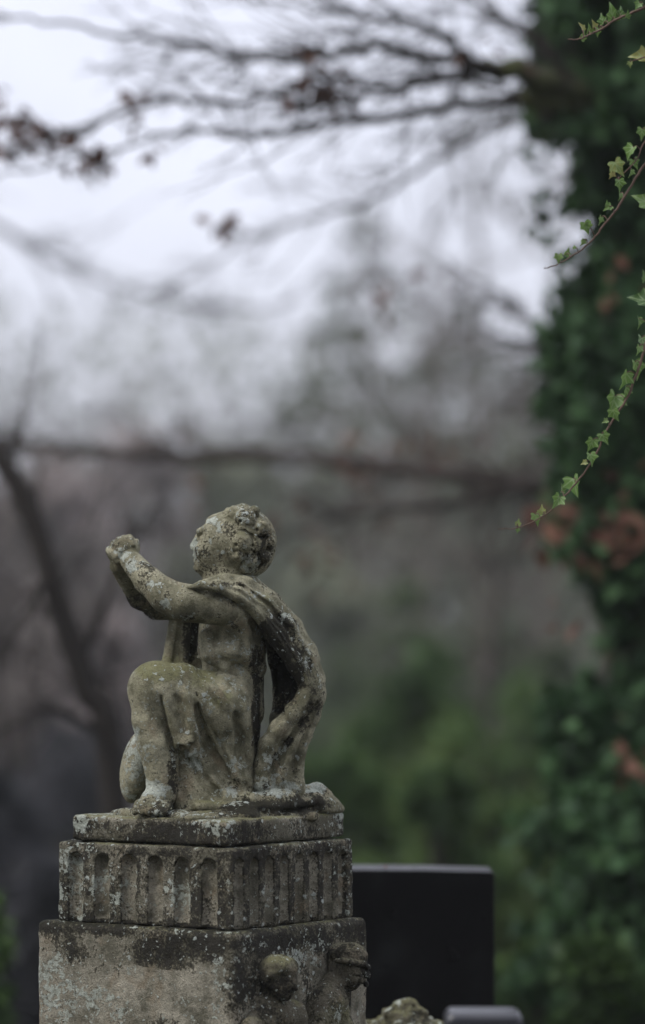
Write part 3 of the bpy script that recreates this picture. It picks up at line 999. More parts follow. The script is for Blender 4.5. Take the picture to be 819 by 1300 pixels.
# plinth slab
su, sv, tw = block_frame(288, 91, 438, YPL)
z0, z1 = Z_PLINTH_BOT + 0.001, Z_PLINTH
S = Stone((-0.02, -0.02, z0 - 0.012), (su + 0.02, sv + 0.02, z1 + 0.012), H)
S.box((su / 2, sv / 2, (z0 + z1) / 2), (su / 2, sv / 2, (z1 - z0) / 2), 0.007)
S.rough(0.0018, 32, 3, 3)
S.rough(0.0010, 130, 4, 2)
S.pits(0.0018, 110, 5, 0.4)
V, F = S.skin()
at = ped_attrs(V, dict(crust=[(None, None, z0 + 0.016, 1, 1, 0.022, 0.42)], moss=[(None, None, z1 + 0.002, 1, 1, 0.012, 0.55)], lichen=[(0.0, 0.04, z1 - 0.012, 0.05, 0.05, 0.02, 0.55), (su, None, z1 - 0.012, 0.06, 1, 0.03, 0.45), (None, sv, z1 - 0.01, 1, 0.09, 0.02, 0.4)]), 6, 1)
part("plinth_slab", tw(V), F, M_PED, PED, True, at)

# fluted band
su, sv, tw = block_frame(296, 74, 448.5, YFR)
z0, z1 = Z_BLOCK + 0.0005, Z_PLINTH_BOT - 0.001
S = Stone((-0.02, -0.02, z0 - 0.012), (su + 0.02, sv + 0.02, z1 + 0.012), H)
S.box((su / 2, sv / 2, (z0 + z1) / 2), (su / 2, sv / 2, (z1 - z0) / 2), 0.005)
top = z1 - 0.026
nL, nR = 6, 8
for i in range(nL):                                     # left face: u = 0, run along v
    v = (296 - (266.5, 232.5, 199, 165, 131, 97)[i]) / (296 - 74.0) * sv
    r = 0.0148
    S.cap((0.001, v, top - r + 0.010), r, (0.001, v, z0 + 0.012), r, 0.002, cut=True)
    S.ell((0.002, v, z0 + 0.006), (0.011, r, 0.016), 0.002, cut=True)
for i in range(nR):                                     # right face: v = 0, run along u
    u = ((304, 323, 342, 361, 380, 399, 417.5, 436.5)[i] - 296) / (448.5 - 296) * su * 0.985 + 0.001
    r = 0.0122
    S.cap((u, 0.001, top - r + 0.010), r, (u, 0.001, z0 + 0.012), r, 0.002, cut=True)
    S.ell((u, 0.002, z0 + 0.006), (r, 0.010, 0.016), 0.002, cut=True)
S.rough(0.0018, 36, 13, 3)
S.rough(0.0012, 120, 14, 2)
S.pits(0.0022, 100, 15, 0.38)
V, F = S.skin()
at = ped_attrs(V, dict(
    crust=[(None, 0.0, (z0 + z1) / 2, 1, 0.13, 0.12, 0.42), (0.06, None, (z0 + z1) / 2, 0.09, 1, 0.2, 0.35), (None, None, z0, 1, 1, 0.028, 0.35), (None, None, z1 - 0.012, 1, 1, 0.012, 0.25), (su, 0.0, z0 + 0.06, 0.10, 0.02, 0.06, -0.25)],
    moss=[(None, None, z1 + 0.002, 1, 1, 0.006, 0.5)],
    lichen=[(None, sv, (z0 + z1) / 2, 1, 0.075, 0.07, 0.62), (None, 0.25, z0 + 0.05, 1, 0.05, 0.05, 0.45), (0.0, 0.11, z0 + 0.05, 0.05, 0.03, 0.05, 0.4), (su, 0.0, z0 + 0.09, 0.10, 0.05, 0.04, 0.3)]), 16, 1)
inside = ((V[:, 0] > 0.0026) & (V[:, 1] > 0.0026) & (V[:, 0] < su - 0.02) & (V[:, 1] < sv - 0.02) & (V[:, 2] < z1 - 0.014) & (V[:, 2] > z0 + 0.006))
at['crust'] = at['crust'] - 0.38 * inside + 0.02 * (~inside)
part("fluted_band", tw(V), F, M_PED, PED, True, at)

# big block, its upper part in view
su, sv, tw = block_frame(297, 47, 468, YB)
z1, zc = Z_BLOCK, 0.86
S = Stone((-0.02, -0.02, zc), (su + 0.02, sv + 0.02, z1 + 0.012), H)
S.box((su / 2, sv / 2, (zc + z1) / 2 - 0.02), (su / 2, sv / 2, (z1 - zc) / 2 + 0.02), 0.011)
S.rough(0.0018, 22, 23, 3)
S.rough(0.0009, 120, 24, 2)
S.pits(0.0016, 100, 25, 0.42)
V, F = S.skin()
at = ped_attrs(V, dict(
    crust=[(None, 0.06, z1 - 0.02, 1, 0.11, 0.035, 0.62), (0, 0.13, z1 - 0.035, 0.05, 0.08, 0.03, 0.6), (None, None, z1 - 0.006, 1, 1, 0.013, 0.4), (0.03, 0, z1 - 0.06, 0.055, 0.03, 0.10, 0.45), (0.14, 0, z1 - 0.02, 0.18, 0.03, 0.022, 0.5), (0, 0.32, z1 - 0.04, 0.05, 0.03, 0.03, 0.35),
           (0, 0.14, z1 - 0.10, 0.05, 0.12, 0.04, -0.4), (0.27, 0, z1 - 0.1, 0.05, 0.02, 0.1, -0.2)],
    moss=[(None, None, z1 + 0.004, 1, 1, 0.012, 0.6)],
    lichen=[(0, 0.36, z1 - 0.11, 0.05, 0.07, 0.06, 0.62), (0, 0.25, z1 - 0.13, 0.05, 0.06, 0.03, 0.5), (0.19, 0, z1 - 0.055, 0.08, 0.03, 0.05, 0.55), (0, 0.03, z1 - 0.07, 0.03, 0.03, 0.05, 0.4), (0, 0.21, z1 - 0.05, 0.05, 0.02, 0.02, 0.45)]), 26, 1)
BLOCK = part("base_block", tw(V), F, M_PED, PED, True, at)

# carved heads on its right face: local u along the face, v < 0 stands out from it
Hr = 0.0018


def relief(build, lo, hi, seed, at_spec, label):
    S = Stone(lo, hi, Hr)
    build(S)
    S.rough(0.0026, 45, seed, 3)
    S.rough(0.0012, 130, seed + 1, 2)
    S.pits(0.0016, 100, seed + 2, 0.4)
    V, F = S.skin()
    part("relief_figure", tw(V), F, M_MOSSY, BLOCK, True, ped_attrs(V, at_spec, seed, 1), label)


def first(S):
    u, z = 0.088, W(341, 1240, 6.0)[2]
    S.ell((u, -0.020, z), (0.029, 0.030, 0.033), 0.004)
    S.ell((u, -0.030, z - 0.012), (0.022, 0.022, 0.028), 0.006)                     # face
    S.ell((u, -0.022, z + 0.012), (0.0315, 0.031, 0.022), 0.004)                    # hair
    for k in range(9):                                                             # locks round the forehead
        a = R(200 + k * 17.5)
        S.ell((u + 0.030 * math.cos(a), -0.038 + 0.012 * abs(math.cos(a)), z + 0.004 - 0.004 * math.sin(a)), (0.007, 0.008, 0.008), 0.003)
    S.cap((u, -0.050, z - 0.006), 0.0028, (u, -0.055, z - 0.018), 0.004, 0.003)     # nose
    for sd in (-1, 1):
        S.ell((u + 0.009 * sd, -0.051, z - 0.009), (0.005, 0.005, 0.0035), 0.002, cut=True)
        S.ell((u + 0.009 * sd, -0.0485, z - 0.010), (0.004, 0.003, 0.003), 0.001)
    S.cap((u - 0.006, -0.051, z - 0.026), 0.0018, (u + 0.006, -0.051, z - 0.026), 0.0018, 0.002, cut=True)
    S.cap((u, -0.012, z - 0.03), 0.016, (u, -0.01, z - 0.06), 0.018, 0.006)         # neck
    S.chain([(u - 0.05, -0.006, z - 0.085, 0.024), (u, -0.010, z - 0.062, 0.026), (u + 0.052, -0.008, z - 0.068, 0.024)], 0.01)
    S.cap((u, -0.002, z - 0.07), 0.048, (u, 0.0, z - 0.16), 0.048, 0.01, sq=0.55)
    S.chain([(u + 0.055, -0.010, z - 0.065, 0.021), (u + 0.065, -0.018, z - 0.11, 0.018), (u + 0.03, -0.03, z - 0.14, 0.015)], 0.006)
    S.chain([(u - 0.055, -0.010, z - 0.08, 0.020), (u - 0.058, -0.018, z - 0.12, 0.018), (u - 0.03, -0.03, z - 0.145, 0.014)], 0.006)
    for k in range(5):
        S.chain([(u - 0.035 + 0.016 * k, -0.036, z - 0.075, 0.002), (u - 0.03 + 0.014 * k, -0.034, z - 0.12, 0.003)], 0.003, cut=True)


def second(S):
    u, z = 0.268, W(440, 1224, 6.15)[2]
    S.ell((u + 0.004, -0.024, z - 0.004), (0.031, 0.031, 0.034), 0.004, rot=-12)
    S.ell((u - 0.002, -0.034, z - 0.016), (0.020, 0.024, 0.028), 0.006)
    S.ell((u + 0.004, -0.026, z + 0.012), (0.033, 0.034, 0.022), 0.004, rot=-12)       # cap
    S.chain([(u - 0.033, -0.030, z + 0.008, 0.0040), (u - 0.022, -0.049, z + 0.006, 0.0042), (u, -0.060, z + 0.001, 0.0044), (u + 0.022, -0.053, z - 0.006, 0.0044), (u + 0.036, -0.03, z - 0.010, 0.004)], 0.002)
    S.cap((u - 0.004, -0.056, z - 0.016), 0.0028, (u - 0.006, -0.061, z - 0.026), 0.004, 0.003)
    for sd in (-1, 1):
        S.ell((u - 0.004 + 0.009 * sd, -0.057, z - 0.018), (0.005, 0.005, 0.0035), 0.002, cut=True)
    S.cap((u - 0.010, -0.056, z - 0.035), 0.0018, (u + 0.003, -0.056, z - 0.035), 0.0018, 0.002, cut=True)
    rg = np.random.default_rng(4)
    for k in range(9):                                                                  # curls under the cap
        S.ell((u + 0.014 + rg.uniform(-0.012, 0.016), -0.048 + rg.uniform(-0.004, 0.006), z - 0.026 + rg.uniform(-0.010, 0.008)), (0.006, 0.006, 0.006), 0.002)
    S.cap((u - 0.004, -0.014, z - 0.03), 0.017, (u - 0.022, -0.012, z - 0.055), 0.02, 0.006)
    S.chain([(u - 0.02, -0.016, z - 0.03, 0.018), (u - 0.05, -0.020, z - 0.06, 0.028), (u - 0.062, -0.018, z - 0.11, 0.031), (u - 0.05, -0.012, z - 0.17, 0.034)], 0.008)
    S.chain([(u - 0.028, -0.03, z - 0.055, 0.015), (u - 0.022, -0.036, z - 0.10, 0.016), (u - 0.03, -0.034, z - 0.15, 0.014)], 0.005)
    S.chain([(u - 0.07, -0.03, z - 0.06, 0.012), (u - 0.085, -0.032, z - 0.10, 0.013), (u - 0.09, -0.028, z - 0.15, 0.013)], 0.005)
    S.chain([(u + 0.012, -0.010, z - 0.045, 0.015), (u + 0.012, -0.010, z - 0.10, 0.012), (u + 0.006, -0.010, z - 0.17, 0.013)], 0.004)
    for k in range(4):
        S.chain([(u - 0.075 + 0.014 * k, -0.05, z - 0.07, 0.002), (u - 0.072 + 0.013 * k, -0.05, z - 0.14, 0.003)], 0.003, cut=True)


zA = W(341, 1240, 6.0)[2]
relief(first, (-0.0, -0.075, 0.865), (0.19, 0.012, zA + 0.05), 41, dict(moss=[(None, None, zA + 0.02, 1, 1, 0.03, 0.5), (None, None, zA - 0.09, 1, 1, 0.05, 0.35)], crust=[(0.075, None, zA - 0.02, 0.03, 1, 0.03, 0.35), (0.06, None, zA - 0.06, 0.03, 1, 0.04, 0.3)]), "carved child's head with tousled hair")
relief(second, (0.14, -0.082, 0.865), (0.325, 0.012, zA + 0.06), 47, dict(moss=[(0.26, None, zA + 0.02, 0.05, 1, 0.03, 0.4), (0.22, None, zA - 0.07, 0.05, 1, 0.06, 0.6)], crust=[(0.29, None, zA + 0.0, 0.03, 1, 0.02, 0.35), (0.29, None, zA - 0.06, 0.012, 1, 0.05, 0.45)], lichen=[(0.285, None, zA - 0.015, 0.02, 1, 0.012, 0.55), (0.225, None, zA - 0.05, 0.03, 1, 0.03, 0.3)]), "carved head in a rolled cap")


def chamfer_box(x0, x1, y0, y1, za, zb, c=0.01):
    V, F = [], []
    lv = [(za, 0), (zb - c, 0), (zb, c)]
    for z, i in lv:
        V += [(x0 + i, y0 + i, z), (x1 - i, y0 + i, z), (x1 - i, y1 - i, z), (x0 + i, y1 - i, z)]
    for a in (0, 4):
        for k in range(4):
            F.append((a + k, a + (k + 1) % 4, a + 4 + (k + 1) % 4, a + 4 + k))
    F += [(8, 9, 10, 11), (3, 2, 1, 0)]
    return np.array(V), F


V, F = chamfer_box(0.004, su - 0.004, 0.004, sv - 0.004, 0.16, 0.8655, 0.004)
part("lower_block", tw(V), F, M_PED, PED, False)
V, F = chamfer_box(-0.07, su + 0.07, -0.07, sv + 0.07, -0.05, 0.16, 0.02)
part("foot_slab", tw(V), F, M_PED, PED, False)

# ----------------------------------------------------------------- neighbouring grave stones
def rounded_slab(x0, x1, y0, y1, za, zb, rc, bev=0.006, arch=0.0):
    """polished slab with rounded upper corners and softened rims"""
    out = [(x0, za)]
    for k in range(9):
        a = R(180 - k * 11.25)
        out.append((x0 + rc + rc * math.cos(a), zb - rc + rc * math.sin(a)))
    for t in (0.25, 0.5, 0.75):
        out.append((x0 + rc + t * (x1 - x0 - 2 * rc), zb + arch * 4 * t * (1 - t)))
    for k in range(9):
        a = R(90 - k * 11.25)
        out.append((x1 - rc + rc * math.cos(a), zb - rc + rc * math.sin(a)))
    out.append((x1, za))
    P = np.array(out)
    c = P.mean(0)
    inner = P + (c - P) / np.linalg.norm(c - P, axis=1)[:, None] * bev
    n = len(P)
    rings = [(inner, y0), (P + (inner - P) * 0.3, y0 + bev * 0.3), (P, y0 + bev), (P, y1 - bev), (P + (inner - P) * 0.3, y1 - bev * 0.3), (inner, y1)]
    V, F = [], []
    for Q, y in rings:
        V += [(q[0], y, q[1]) for q in Q]
    for r in range(len(rings) - 1):
        for k in range(n):
            a, b = r * n + k, r * n + (k + 1) % n
            F.append((a, b, b + n, a + n))
    F.append(tuple(range(n))[::-1])
    F.append(tuple(range((len(rings) - 1) * n, len(rings) * n)))
    return np.array(V), F


def yawed(V, c, deg):
    V = np.array(V, dtype=float)
    a = R(deg)
    x, y = V[:, 0] - c[0], V[:, 1] - c[1]
    V[:, 0] = c[0] + math.cos(a) * x - math.sin(a) * y
    V[:, 1] = c[1] + math.sin(a) * x + math.cos(a) * y
    return V


YH = 7.05
hx1 = W(628, 1200, YH)[0]
hx0 = W(300, 1200, YH)[0]
hz = W(500, 1107, YH)[2]
HEAD = thing("headstone", "plain polished black granite headstone behind the pedestal, its top edge catching the sky", "headstone", ((hx0 + hx1) / 2, YH, 0))
V, F = rounded_slab(hx0, hx1, YH, YH + 0.15, 0.12, hz, 0.008, 0.004, 0.004)
part("slab", V, F, M_GRANITE, HEAD, False)
V, F = chamfer_box(hx0 - 0.08, hx1 + 0.08, YH - 0.06, YH + 0.21, -0.04, 0.12, 0.012)
part("base", V, F, M_GRANITE, HEAD, False)

leaf_at = W(497, 1103, YH + 0.07)
V, F, sh = leaf_cloud(np.array([[leaf_at[0] - 0.01, leaf_at[1], hz + 0.008]]), 0.022, np.random.default_rng(2))
M_RED = leaf_material('red_petal', [(0.25, 0.03, 0.02), (0.35, 0.05, 0.03)], trans=0.1)
o = part("fallen_leaf", V, F, M_RED, None, True, dict(shade=sh))
o["label"] = "small red fallen leaf lying on the black headstone's top edge"
o["category"] = "leaf"

YS = 5.25
sx0, sx1 = W(566, 1290, YS)[0], W(664, 1290, YS)[0]
sz = W(615, 1286, YS)[2]


def stele_material():
    m, nt, b = new_mat('polished_grey_granite', 0.3, 0.5)
    tc = nt.node('ShaderNodeTexCoord').outputs['Object']
    nt.l.new(nt.mix(nt.noise(tc, 400, 3, 0.7), (0.008, 0.0085, 0.010), (0.022, 0.023, 0.027)), b.inputs['Base Color'])
    return m


M_STELE = stele_material()
STELE = thing("grave_pillar", "low narrow dark granite pillar with pale rounded top, before the black headstone", "grave marker", ((sx0 + sx1) / 2, YS, 0))
V, F = rounded_slab(sx0, sx1, YS, YS + 0.09, 0.10, sz, 0.012, 0.010)
part("shaft", V, F, M_STELE, STELE, True)
V, F = chamfer_box(sx0 - 0.05, sx1 + 0.05, YS - 0.05, YS + 0.14, -0.04, 0.10, 0.01)
part("base", V, F, M_STELE, STELE, False)

# mossy carved ornament beside the pedestal
YO = 6.62
oc = W(514, 1292, YO)
ORN = thing("carved_finial", "small mossy carved leaf finial with white lichen spots, right beside the pedestal", "stone ornament", (oc[0], YO, 0))
S = Stone((oc[0] - 0.10, YO - 0.10, oc[2] - 0.12), (oc[0] + 0.10, YO + 0.10, oc[2] + 0.06), 0.002)
S.ell((oc[0], YO, oc[2] - 0.02), (0.045, 0.045, 0.045), 0.01)
for k in range(9):
    a = R(k * 40 + 10)
    x, y = math.cos(a), math.sin(a)
    S.chain([(oc[0] + x * 0.030, YO + y * 0.030, oc[2] - 0.055, 0.020), (oc[0] + x * 0.052, YO + y * 0.052, oc[2] - 0.020, 0.016), (oc[0] + x * 0.066, YO + y * 0.066, oc[2] - 0.012, 0.008)], 0.005)
for k in range(6):
    a = R(k * 60 + 35)
    x, y = math.cos(a), math.sin(a)
    S.chain([(oc[0] + x * 0.012, YO + y * 0.012, oc[2] + 0.010, 0.016), (oc[0] + x * 0.034, YO + y * 0.034, oc[2] + 0.006, 0.010)], 0.005)
S.ell((oc[0] + 0.004, YO, oc[2] + 0.016), (0.018, 0.018, 0.016), 0.006)
S.cap((oc[0], YO, oc[2] - 0.06), 0.042, (oc[0], YO, oc[2] - 0.14), 0.05, 0.01)
for k in range(9):
    a = R(k * 40 + 30)
    x, y = math.cos(a), math.sin(a)
    S.chain([(oc[0] + x * 0.074, YO + y * 0.074, oc[2] - 0.02, 0.008), (oc[0] + x * 0.045, YO + y * 0.045, oc[2] + 0.012, 0.0065), (oc[0] + x * 0.014, YO + y * 0.014, oc[2] + 0.026, 0.003)], 0.002, cut=True)
S.rough(0.0065, 36, 3, 3)
S.rough(0.0022, 120, 4, 2)
V, F = S.skin()
at = dict(moss=np.full(len(V), 0.55), lichen=np.clip(vnoise(V, 55, 9, 2) * 1.6, 0, 1) * 1.1, crust=np.full(len(V), 0.1))
part("leaf_carving", V, F, M_MOSSY, ORN, True, at)
V, F = chamfer_box(oc[0] - 0.058, oc[0] + 0.058, YO - 0.058, YO + 0.058, -0.04, oc[2] - 0.105, 0.012)
part("shaft", V, F, M_MOSSY, ORN, False)


# ----------------------------------------------------------------- ivy hanging into the picture
IVY_OUT = [(0.0, 0.0), (0.10, -0.10), (0.27, -0.16), (0.42, -0.06), (0.37, 0.12), (0.47, 0.26), (0.52, 0.40), (0.30, 0.46), (0.17, 0.62), (0.08, 0.84), (0.0, 1.0)]


def ivy_leaf(base, d, nrm, size, fold, curl, tone, acc):
    """one lobed leaf from its stalk end, pointing along d; appended to acc"""
    d = d / np.linalg.norm(d)
    w = np.cross(d, nrm)
    w /= np.linalg.norm(w)
    nn = np.cross(w, d)
    V, LX, LY = [], [], []
    mid = [0.0, 0.02, 0.08, 0.16, 0.25, 0.33, 0.42, 0.52, 0.66, 0.85, 1.0]
    rows = []
    for (x, y), my in zip(IVY_OUT, mid):
        row = []
        for f in (-1, -0.5, 0, 0.5, 1):
            lx = x * f
            ly = my + (y - my) * abs(f)
            zz = fold * abs(lx) - curl * (ly - 0.3) ** 2 * (1 if ly > 0.3 else 0.3) + 0.04 * math.sin(ly * 9 + f * 2)
            V.append(base + size * (w * lx + d * ly + nn * zz))
            LX.append(lx)
            LY.append(ly)
            row.append(len(V) - 1)
        rows.append(row)
    F = []
    for r in range(len(rows) - 1):
        for k in range(4):
            F.append((rows[r][k], rows[r][k + 1], rows[r + 1][k + 1], rows[r + 1][k]))
    acc['V'].append(np.array(V))
    acc['F'].append(np.array(F) + acc['n'])
    acc['n'] += len(V)
    acc['lx'].append(np.array(LX))
    acc['ly'].append(np.array(LY))
    acc['tone'].append(np.full(len(V), tone))


def ivy_near_material():
    m, nt, b = new_mat('ivy_leaf_near', 0.42, 0.35)
    x = nt.math('ABSOLUTE', nt.attr('lx'))
    y = nt.attr('ly')
    lines = [x]
    for (ax, ay, oy) in ((0.83, 0.55, 0.03), (0.98, -0.18, 0.02), (0.55, 0.83, 0.22)):
        lines.append(nt.math('ABSOLUTE', nt.math('SUBTRACT', nt.math('MULTIPLY', x, ay), nt.math('MULTIPLY', nt.math('SUBTRACT', y, oy), ax))))
    dmin = lines[0]
    for l in lines[1:]:
        dmin = nt.math('MINIMUM', dmin, l)
    vein = nt.step(dmin, 0.045, 0.008)
    tc = nt.node('ShaderNodeTexCoord').outputs['Object']
    n = nt.noise(tc, 160, 4, 0.6)
    ramp = nt.node('ShaderNodeValToRGB')
    el = ramp.color_ramp.elements
    el[0].color = (0.03, 0.07, 0.018, 1)
    el[1].position = 0.5
    el[1].color = (0.115, 0.205, 0.045, 1)
    e = el.new(0.8)
    e.color = (0.14, 0.21, 0.06, 1)
    e = el.new(1.0)
    e.color = (0.30, 0.27, 0.09, 1)
    nt.l.new(nt.math('ADD', nt.attr('tone'), nt.math('MULTIPLY', nt.math('SUBTRACT', n, 0.5), 0.35)), ramp.inputs[0])
    c = nt.mix(nt.math('MULTIPLY', vein, 0.55), ramp.outputs[0], (0.24, 0.32, 0.15))
    nt.l.new(c, b.inputs['Base Color'])
    tr = nt.node('ShaderNodeBsdfTranslucent')
    nt.l.new(c, tr.inputs['Color'])
    mx = nt.node('ShaderNodeMixShader')
    mx.inputs[0].default_value = 0.3
    nt.l.new(b.outputs[0], mx.inputs[1])
    nt.l.new(tr.outputs[0], mx.inputs[2])
    nt.l.new(mx.outputs[0], nt.n.get('Material Output').inputs['Surface'])
    return m


M_IVYN = ivy_near_material()
M_STEM = bark_material('ivy_stem', (0.10, 0.07, 0.05), (0.19, 0.13, 0.10), scale=150)
LIMB_X = 0.78


def strand(label, stem, leaves, Y, seed, side=None, rad=0.0019):
    rng = np.random.default_rng(seed)
    P = [W(px, py, Y + dy) for px, py, dy in stem]
    th = thing("ivy_strand", label, "ivy", P[0], "ivy strands hanging from the overhead limb")
    g = Geo()
    path = smooth_path(P, 70)
    path[8:] += rng.normal(size=path[8:].shape) * 0.0006
    g.tube(path, np.linspace(rad * 1.5, rad * 0.45, len(path)), 7)
    paths = [path]
    for s in (side or []):
        q = smooth_path([W(px, py, Y + dy) for px, py, dy in s], 20)
        g.tube(q, np.linspace(rad, rad * 0.5, len(q)), 6)
        paths.append(q)
    allp = np.concatenate(paths)
    acc = dict(V=[], F=[], lx=[], ly=[], tone=[], n=0)
    for row in leaves:
        px, py, size, ang, tone = row[:5]
        c = W(px, py, Y + rng.uniform(-0.02, 0.02))
        s = size * SC * 0.9
        a = R(ang)
        d = np.array([math.cos(a), rng.uniform(-0.35, 0.15), math.sin(a)])
        turn = rng.uniform(-0.9, 0.9) if len(row) < 6 else row[5]
        nrm = np.array([turn, -1.0, rng.uniform(0.1, 0.7)])
        base = c - d / np.linalg.norm(d) * s * 0.45
        near = allp[np.argmin(((allp - base) ** 2).sum(1))]
        mid = (near + base) / 2 + np.array([0, -0.003, 0.004])
        pe = smooth_path([near, mid, base], 7)
        g.tube(pe, np.full(7, rad * 0.42), 5)
        ivy_leaf(base, d, nrm, s * rng.uniform(0.65, 1.25), rng.uniform(0.25, 0.8), rng.uniform(0.1, 0.7), tone, acc)
    V, F = g.data()
    part("stem", V, F, M_STEM, th)
    part("leaves", np.concatenate(acc['V']), np.concatenate(acc['F']).astype(np.int32), M_IVYN, th, True, dict(lx=np.concatenate(acc['lx']), ly=np.concatenate(acc['ly']), tone=np.concatenate(acc['tone'])))
    return th


top = lambda px, py: (px, py, 0.0)
strand("long ivy strand with a dozen heart-shaped green leaves, trailing down to the dark branch level",
       [(1040, -260, 0.0), (960, 60, 0), (880, 300, 0), (832, 405, 0), (819, 442, 0), (807, 480, 0), (792, 512, 0), (769, 548, 0), (759, 572, 0), (737, 606, 0), (711, 636, 0), (690, 655, 0), (658, 670, 0), (632, 672, 0)],
       [(809, 470, 27, -75, .5), (792, 482, 24, -110, .5, 1.2), (794, 499, 20, -95, .45, 1.4), (778, 512, 27, -105, .5, .6), (782, 529, 24, -70, .5, -.7), (766, 536, 14, -160, .75), (769, 559, 24, -60, .4), (749, 568, 27, -110, .5, .4), (751, 584, 20, -75, .5), (741, 588, 10, 200, .9),
        (730, 617, 25, -80, .45), (706, 638, 22, -120, .5, .5), (713, 620, 11, 80, .6, 1.4), (689, 647, 11, 100, .9), (682, 662, 24, -75, .62, .1), (658, 663, 9, 80, .85), (657, 674, 7, -95, .6), (812, 413, 24, -80, .4, 1.4), (810, 446, 17, -100, .5, 1.0), (816, 436, 20, -80, .3),
        (838, 380, 30, -60, .3), (852, 350, 32, -80, .4), (870, 310, 30, -100, .3), (900, 240, 30, -70, .4), (925, 170, 32, -100, .4), (950, 90, 30, -60, .4)], FY + 0.0, 3)
strand("branched ivy strand in the upper right with small crinkled leaves and a thin bare tip",
       [(1040, -260, 0.02), (960, -40, 0), (880, 130, 0), (819, 209, 0), (803, 233, 0), (782, 267, 0), (763, 290, 0), (751, 305, 0), (730, 323, 0), (706, 336, 0), (691, 342, 0)],
       [(709, 329, 15, -90, .7), (721, 318, 16, 60, .6, 1.1), (729, 312, 9, 100, .6), (739, 309, 13, -110, .75), (745, 291, 22, -70, .5), (748, 283, 12, 50, .5), (762, 281, 15, -100, .5, 1.3), (769, 265, 20, -150, .5), (770, 257, 10, 80, .45), (787, 236, 19, -80, .45), (787, 251, 15, -95, .45, 1.4), (807, 209, 18, -70, .5),
        (800, 221, 14, -100, .5, 1.3), (815, 172, 22, -90, .45), (799, 195, 24, -120, .5), (785, 213, 22, -60, .85), (775, 224, 15, -110, .97), (850, 150, 30, -80, .4), (872, 110, 30, -100, .4), (905, 60, 30, -70, .4), (940, 0, 30, -90, .4)], FY + 0.03, 5,
       side=[[(845, 150, 0), (818, 181, 0), (808, 203, 0), (784, 228, 0)]])
strand("short ivy sprig at the top right corner, dark leaves along its almost level stem",
       [(1040, -260, 0.0), (960, -110, 0), (880, -20, 0), (819, 9, 0), (782, 25, 0), (764, 37, 0), (751, 43, 0), (735, 50, 0), (721, 50, 0)],
       [(797, 15, 18, 75, .35, .9), (777, 16, 20, 95, .42, .3), (788, 15, 17, 80, .2, .4), (764, 22, 19, 110, .25), (748, 37, 13, 80, .5, 1.1), (753, 31, 14, 100, .97, .8), (740, 45, 13, 60, .6, 1.4), (759, 41, 13, -100, .5), (737, 33, 14, 115, .97, 1.4), (809, 8, 15, -120, .4), (840, 5, 24, 80, .3), (870, -25, 26, -80, .4), (910, -60, 28, 90, .4)], FY - 0.02, 7, rad=0.0022)
strand("nearly hidden ivy strand at the picture's right edge, its round glossy leaves reaching in",
       [(1040, -260, 0.05), (930, -60, 0.05), (862, 60, 0.03), (842, 160, 0.02), (838, 260, 0), (836, 340, 0), (840, 430, 0), (852, 520, 0)],
       [(812, 72, 22, 170, .93, .2), (800, 84, 13, -95, .85), (816, 254, 27, 150, .6, .2), (812, 380, 30, 165, .12, .3), (818, 347, 24, 100, .25), (850, 130, 30, -60, .3), (848, 200, 30, -110, .3), (850, 290, 30, -60, .3), (860, 450, 30, -80, .3), (832, 600, 0.1, 0, .3)], FY + 0.05, 9, side=[[(842, 120, 0.02), (826, 76, 0), (808, 76, 0), (800, 79, 0)]])


# ----------------------------------------------------------------- trees
def twig_spray(g, path, rng, n, lmin, lmax, rad, bias, sides=4, sub=2):
    """side twigs along a limb"""
    for i in range(n):
        t = rng.uniform(0.08, 0.99)
        k = int(t * (len(path) - 1))
        p = path[k]
        tan = path[min(k + 1, len(path) - 1)] - path[max(k - 1, 0)]
        tan = tan / (np.linalg.norm(tan) + 1e-9)
        d = tan * rng.uniform(0.5, 1.1) + rng.normal(size=3) * 0.55 + np.array(bias)
        d /= np.linalg.norm(d)
        L = rng.uniform(lmin, lmax) * (1.15 - 0.6 * t)
        q = [p]
        for s in range(5):
            d = d + rng.normal(size=3) * 0.16 + np.array([0, 0, -0.02])
            d /= np.linalg.norm(d)
            q.append(q[-1] + d * L / 5)
        q = np.array(q)
        g.tube(q, np.linspace(rad, rad * 0.35, len(q)), sides)
        if sub > 0 and L > 0.06:
            twig_spray(g, q, rng, rng.integers(2, 5), L * 0.25, L * 0.6, rad * 0.6, bias, 3, sub - 1)


def leaf_bunch(px, py, Y, n, spread, size, rng):
    c = W(px, py, Y)
    return c + rng.normal(size=(n, 3)) * spread, np.full(n, size)


rng = np.random.default_rng(12)
TY = 10.0
tx = W(872, 700, TY)[0]
TREE = thing("ivy_clad_beech", "old beech trunk thickly clad in dark ivy, bare limbs reaching left across the sky", "tree", (tx, TY, 0))
g = Geo()
tp = smooth_path([(tx + 0.05, TY, -0.1), (tx + 0.02, TY, 0.5), (tx, TY, 1.6), (tx - 0.02, TY, 2.8), (tx + 0.05, TY + 0.05, 4.2), (tx + 0.15, TY + 0.1, 6.5)], 30)
g.tube(tp, np.interp(np.linspace(0, 1, 30), [0, .08, .3, .6, 1], [.36, .27, .23, .20, .12]), 18)
V, F = g.data()
V += vnoise(V, 6, 3, 3)[:, None] * 0.02 * np.array([1, 1, 0.2])
part("trunk", V, F, M_BARK_MOSS, TREE)


M_LIMB = bark_material('pale_wet_bark', (0.018, 0.015, 0.012), (0.055, 0.044, 0.036))


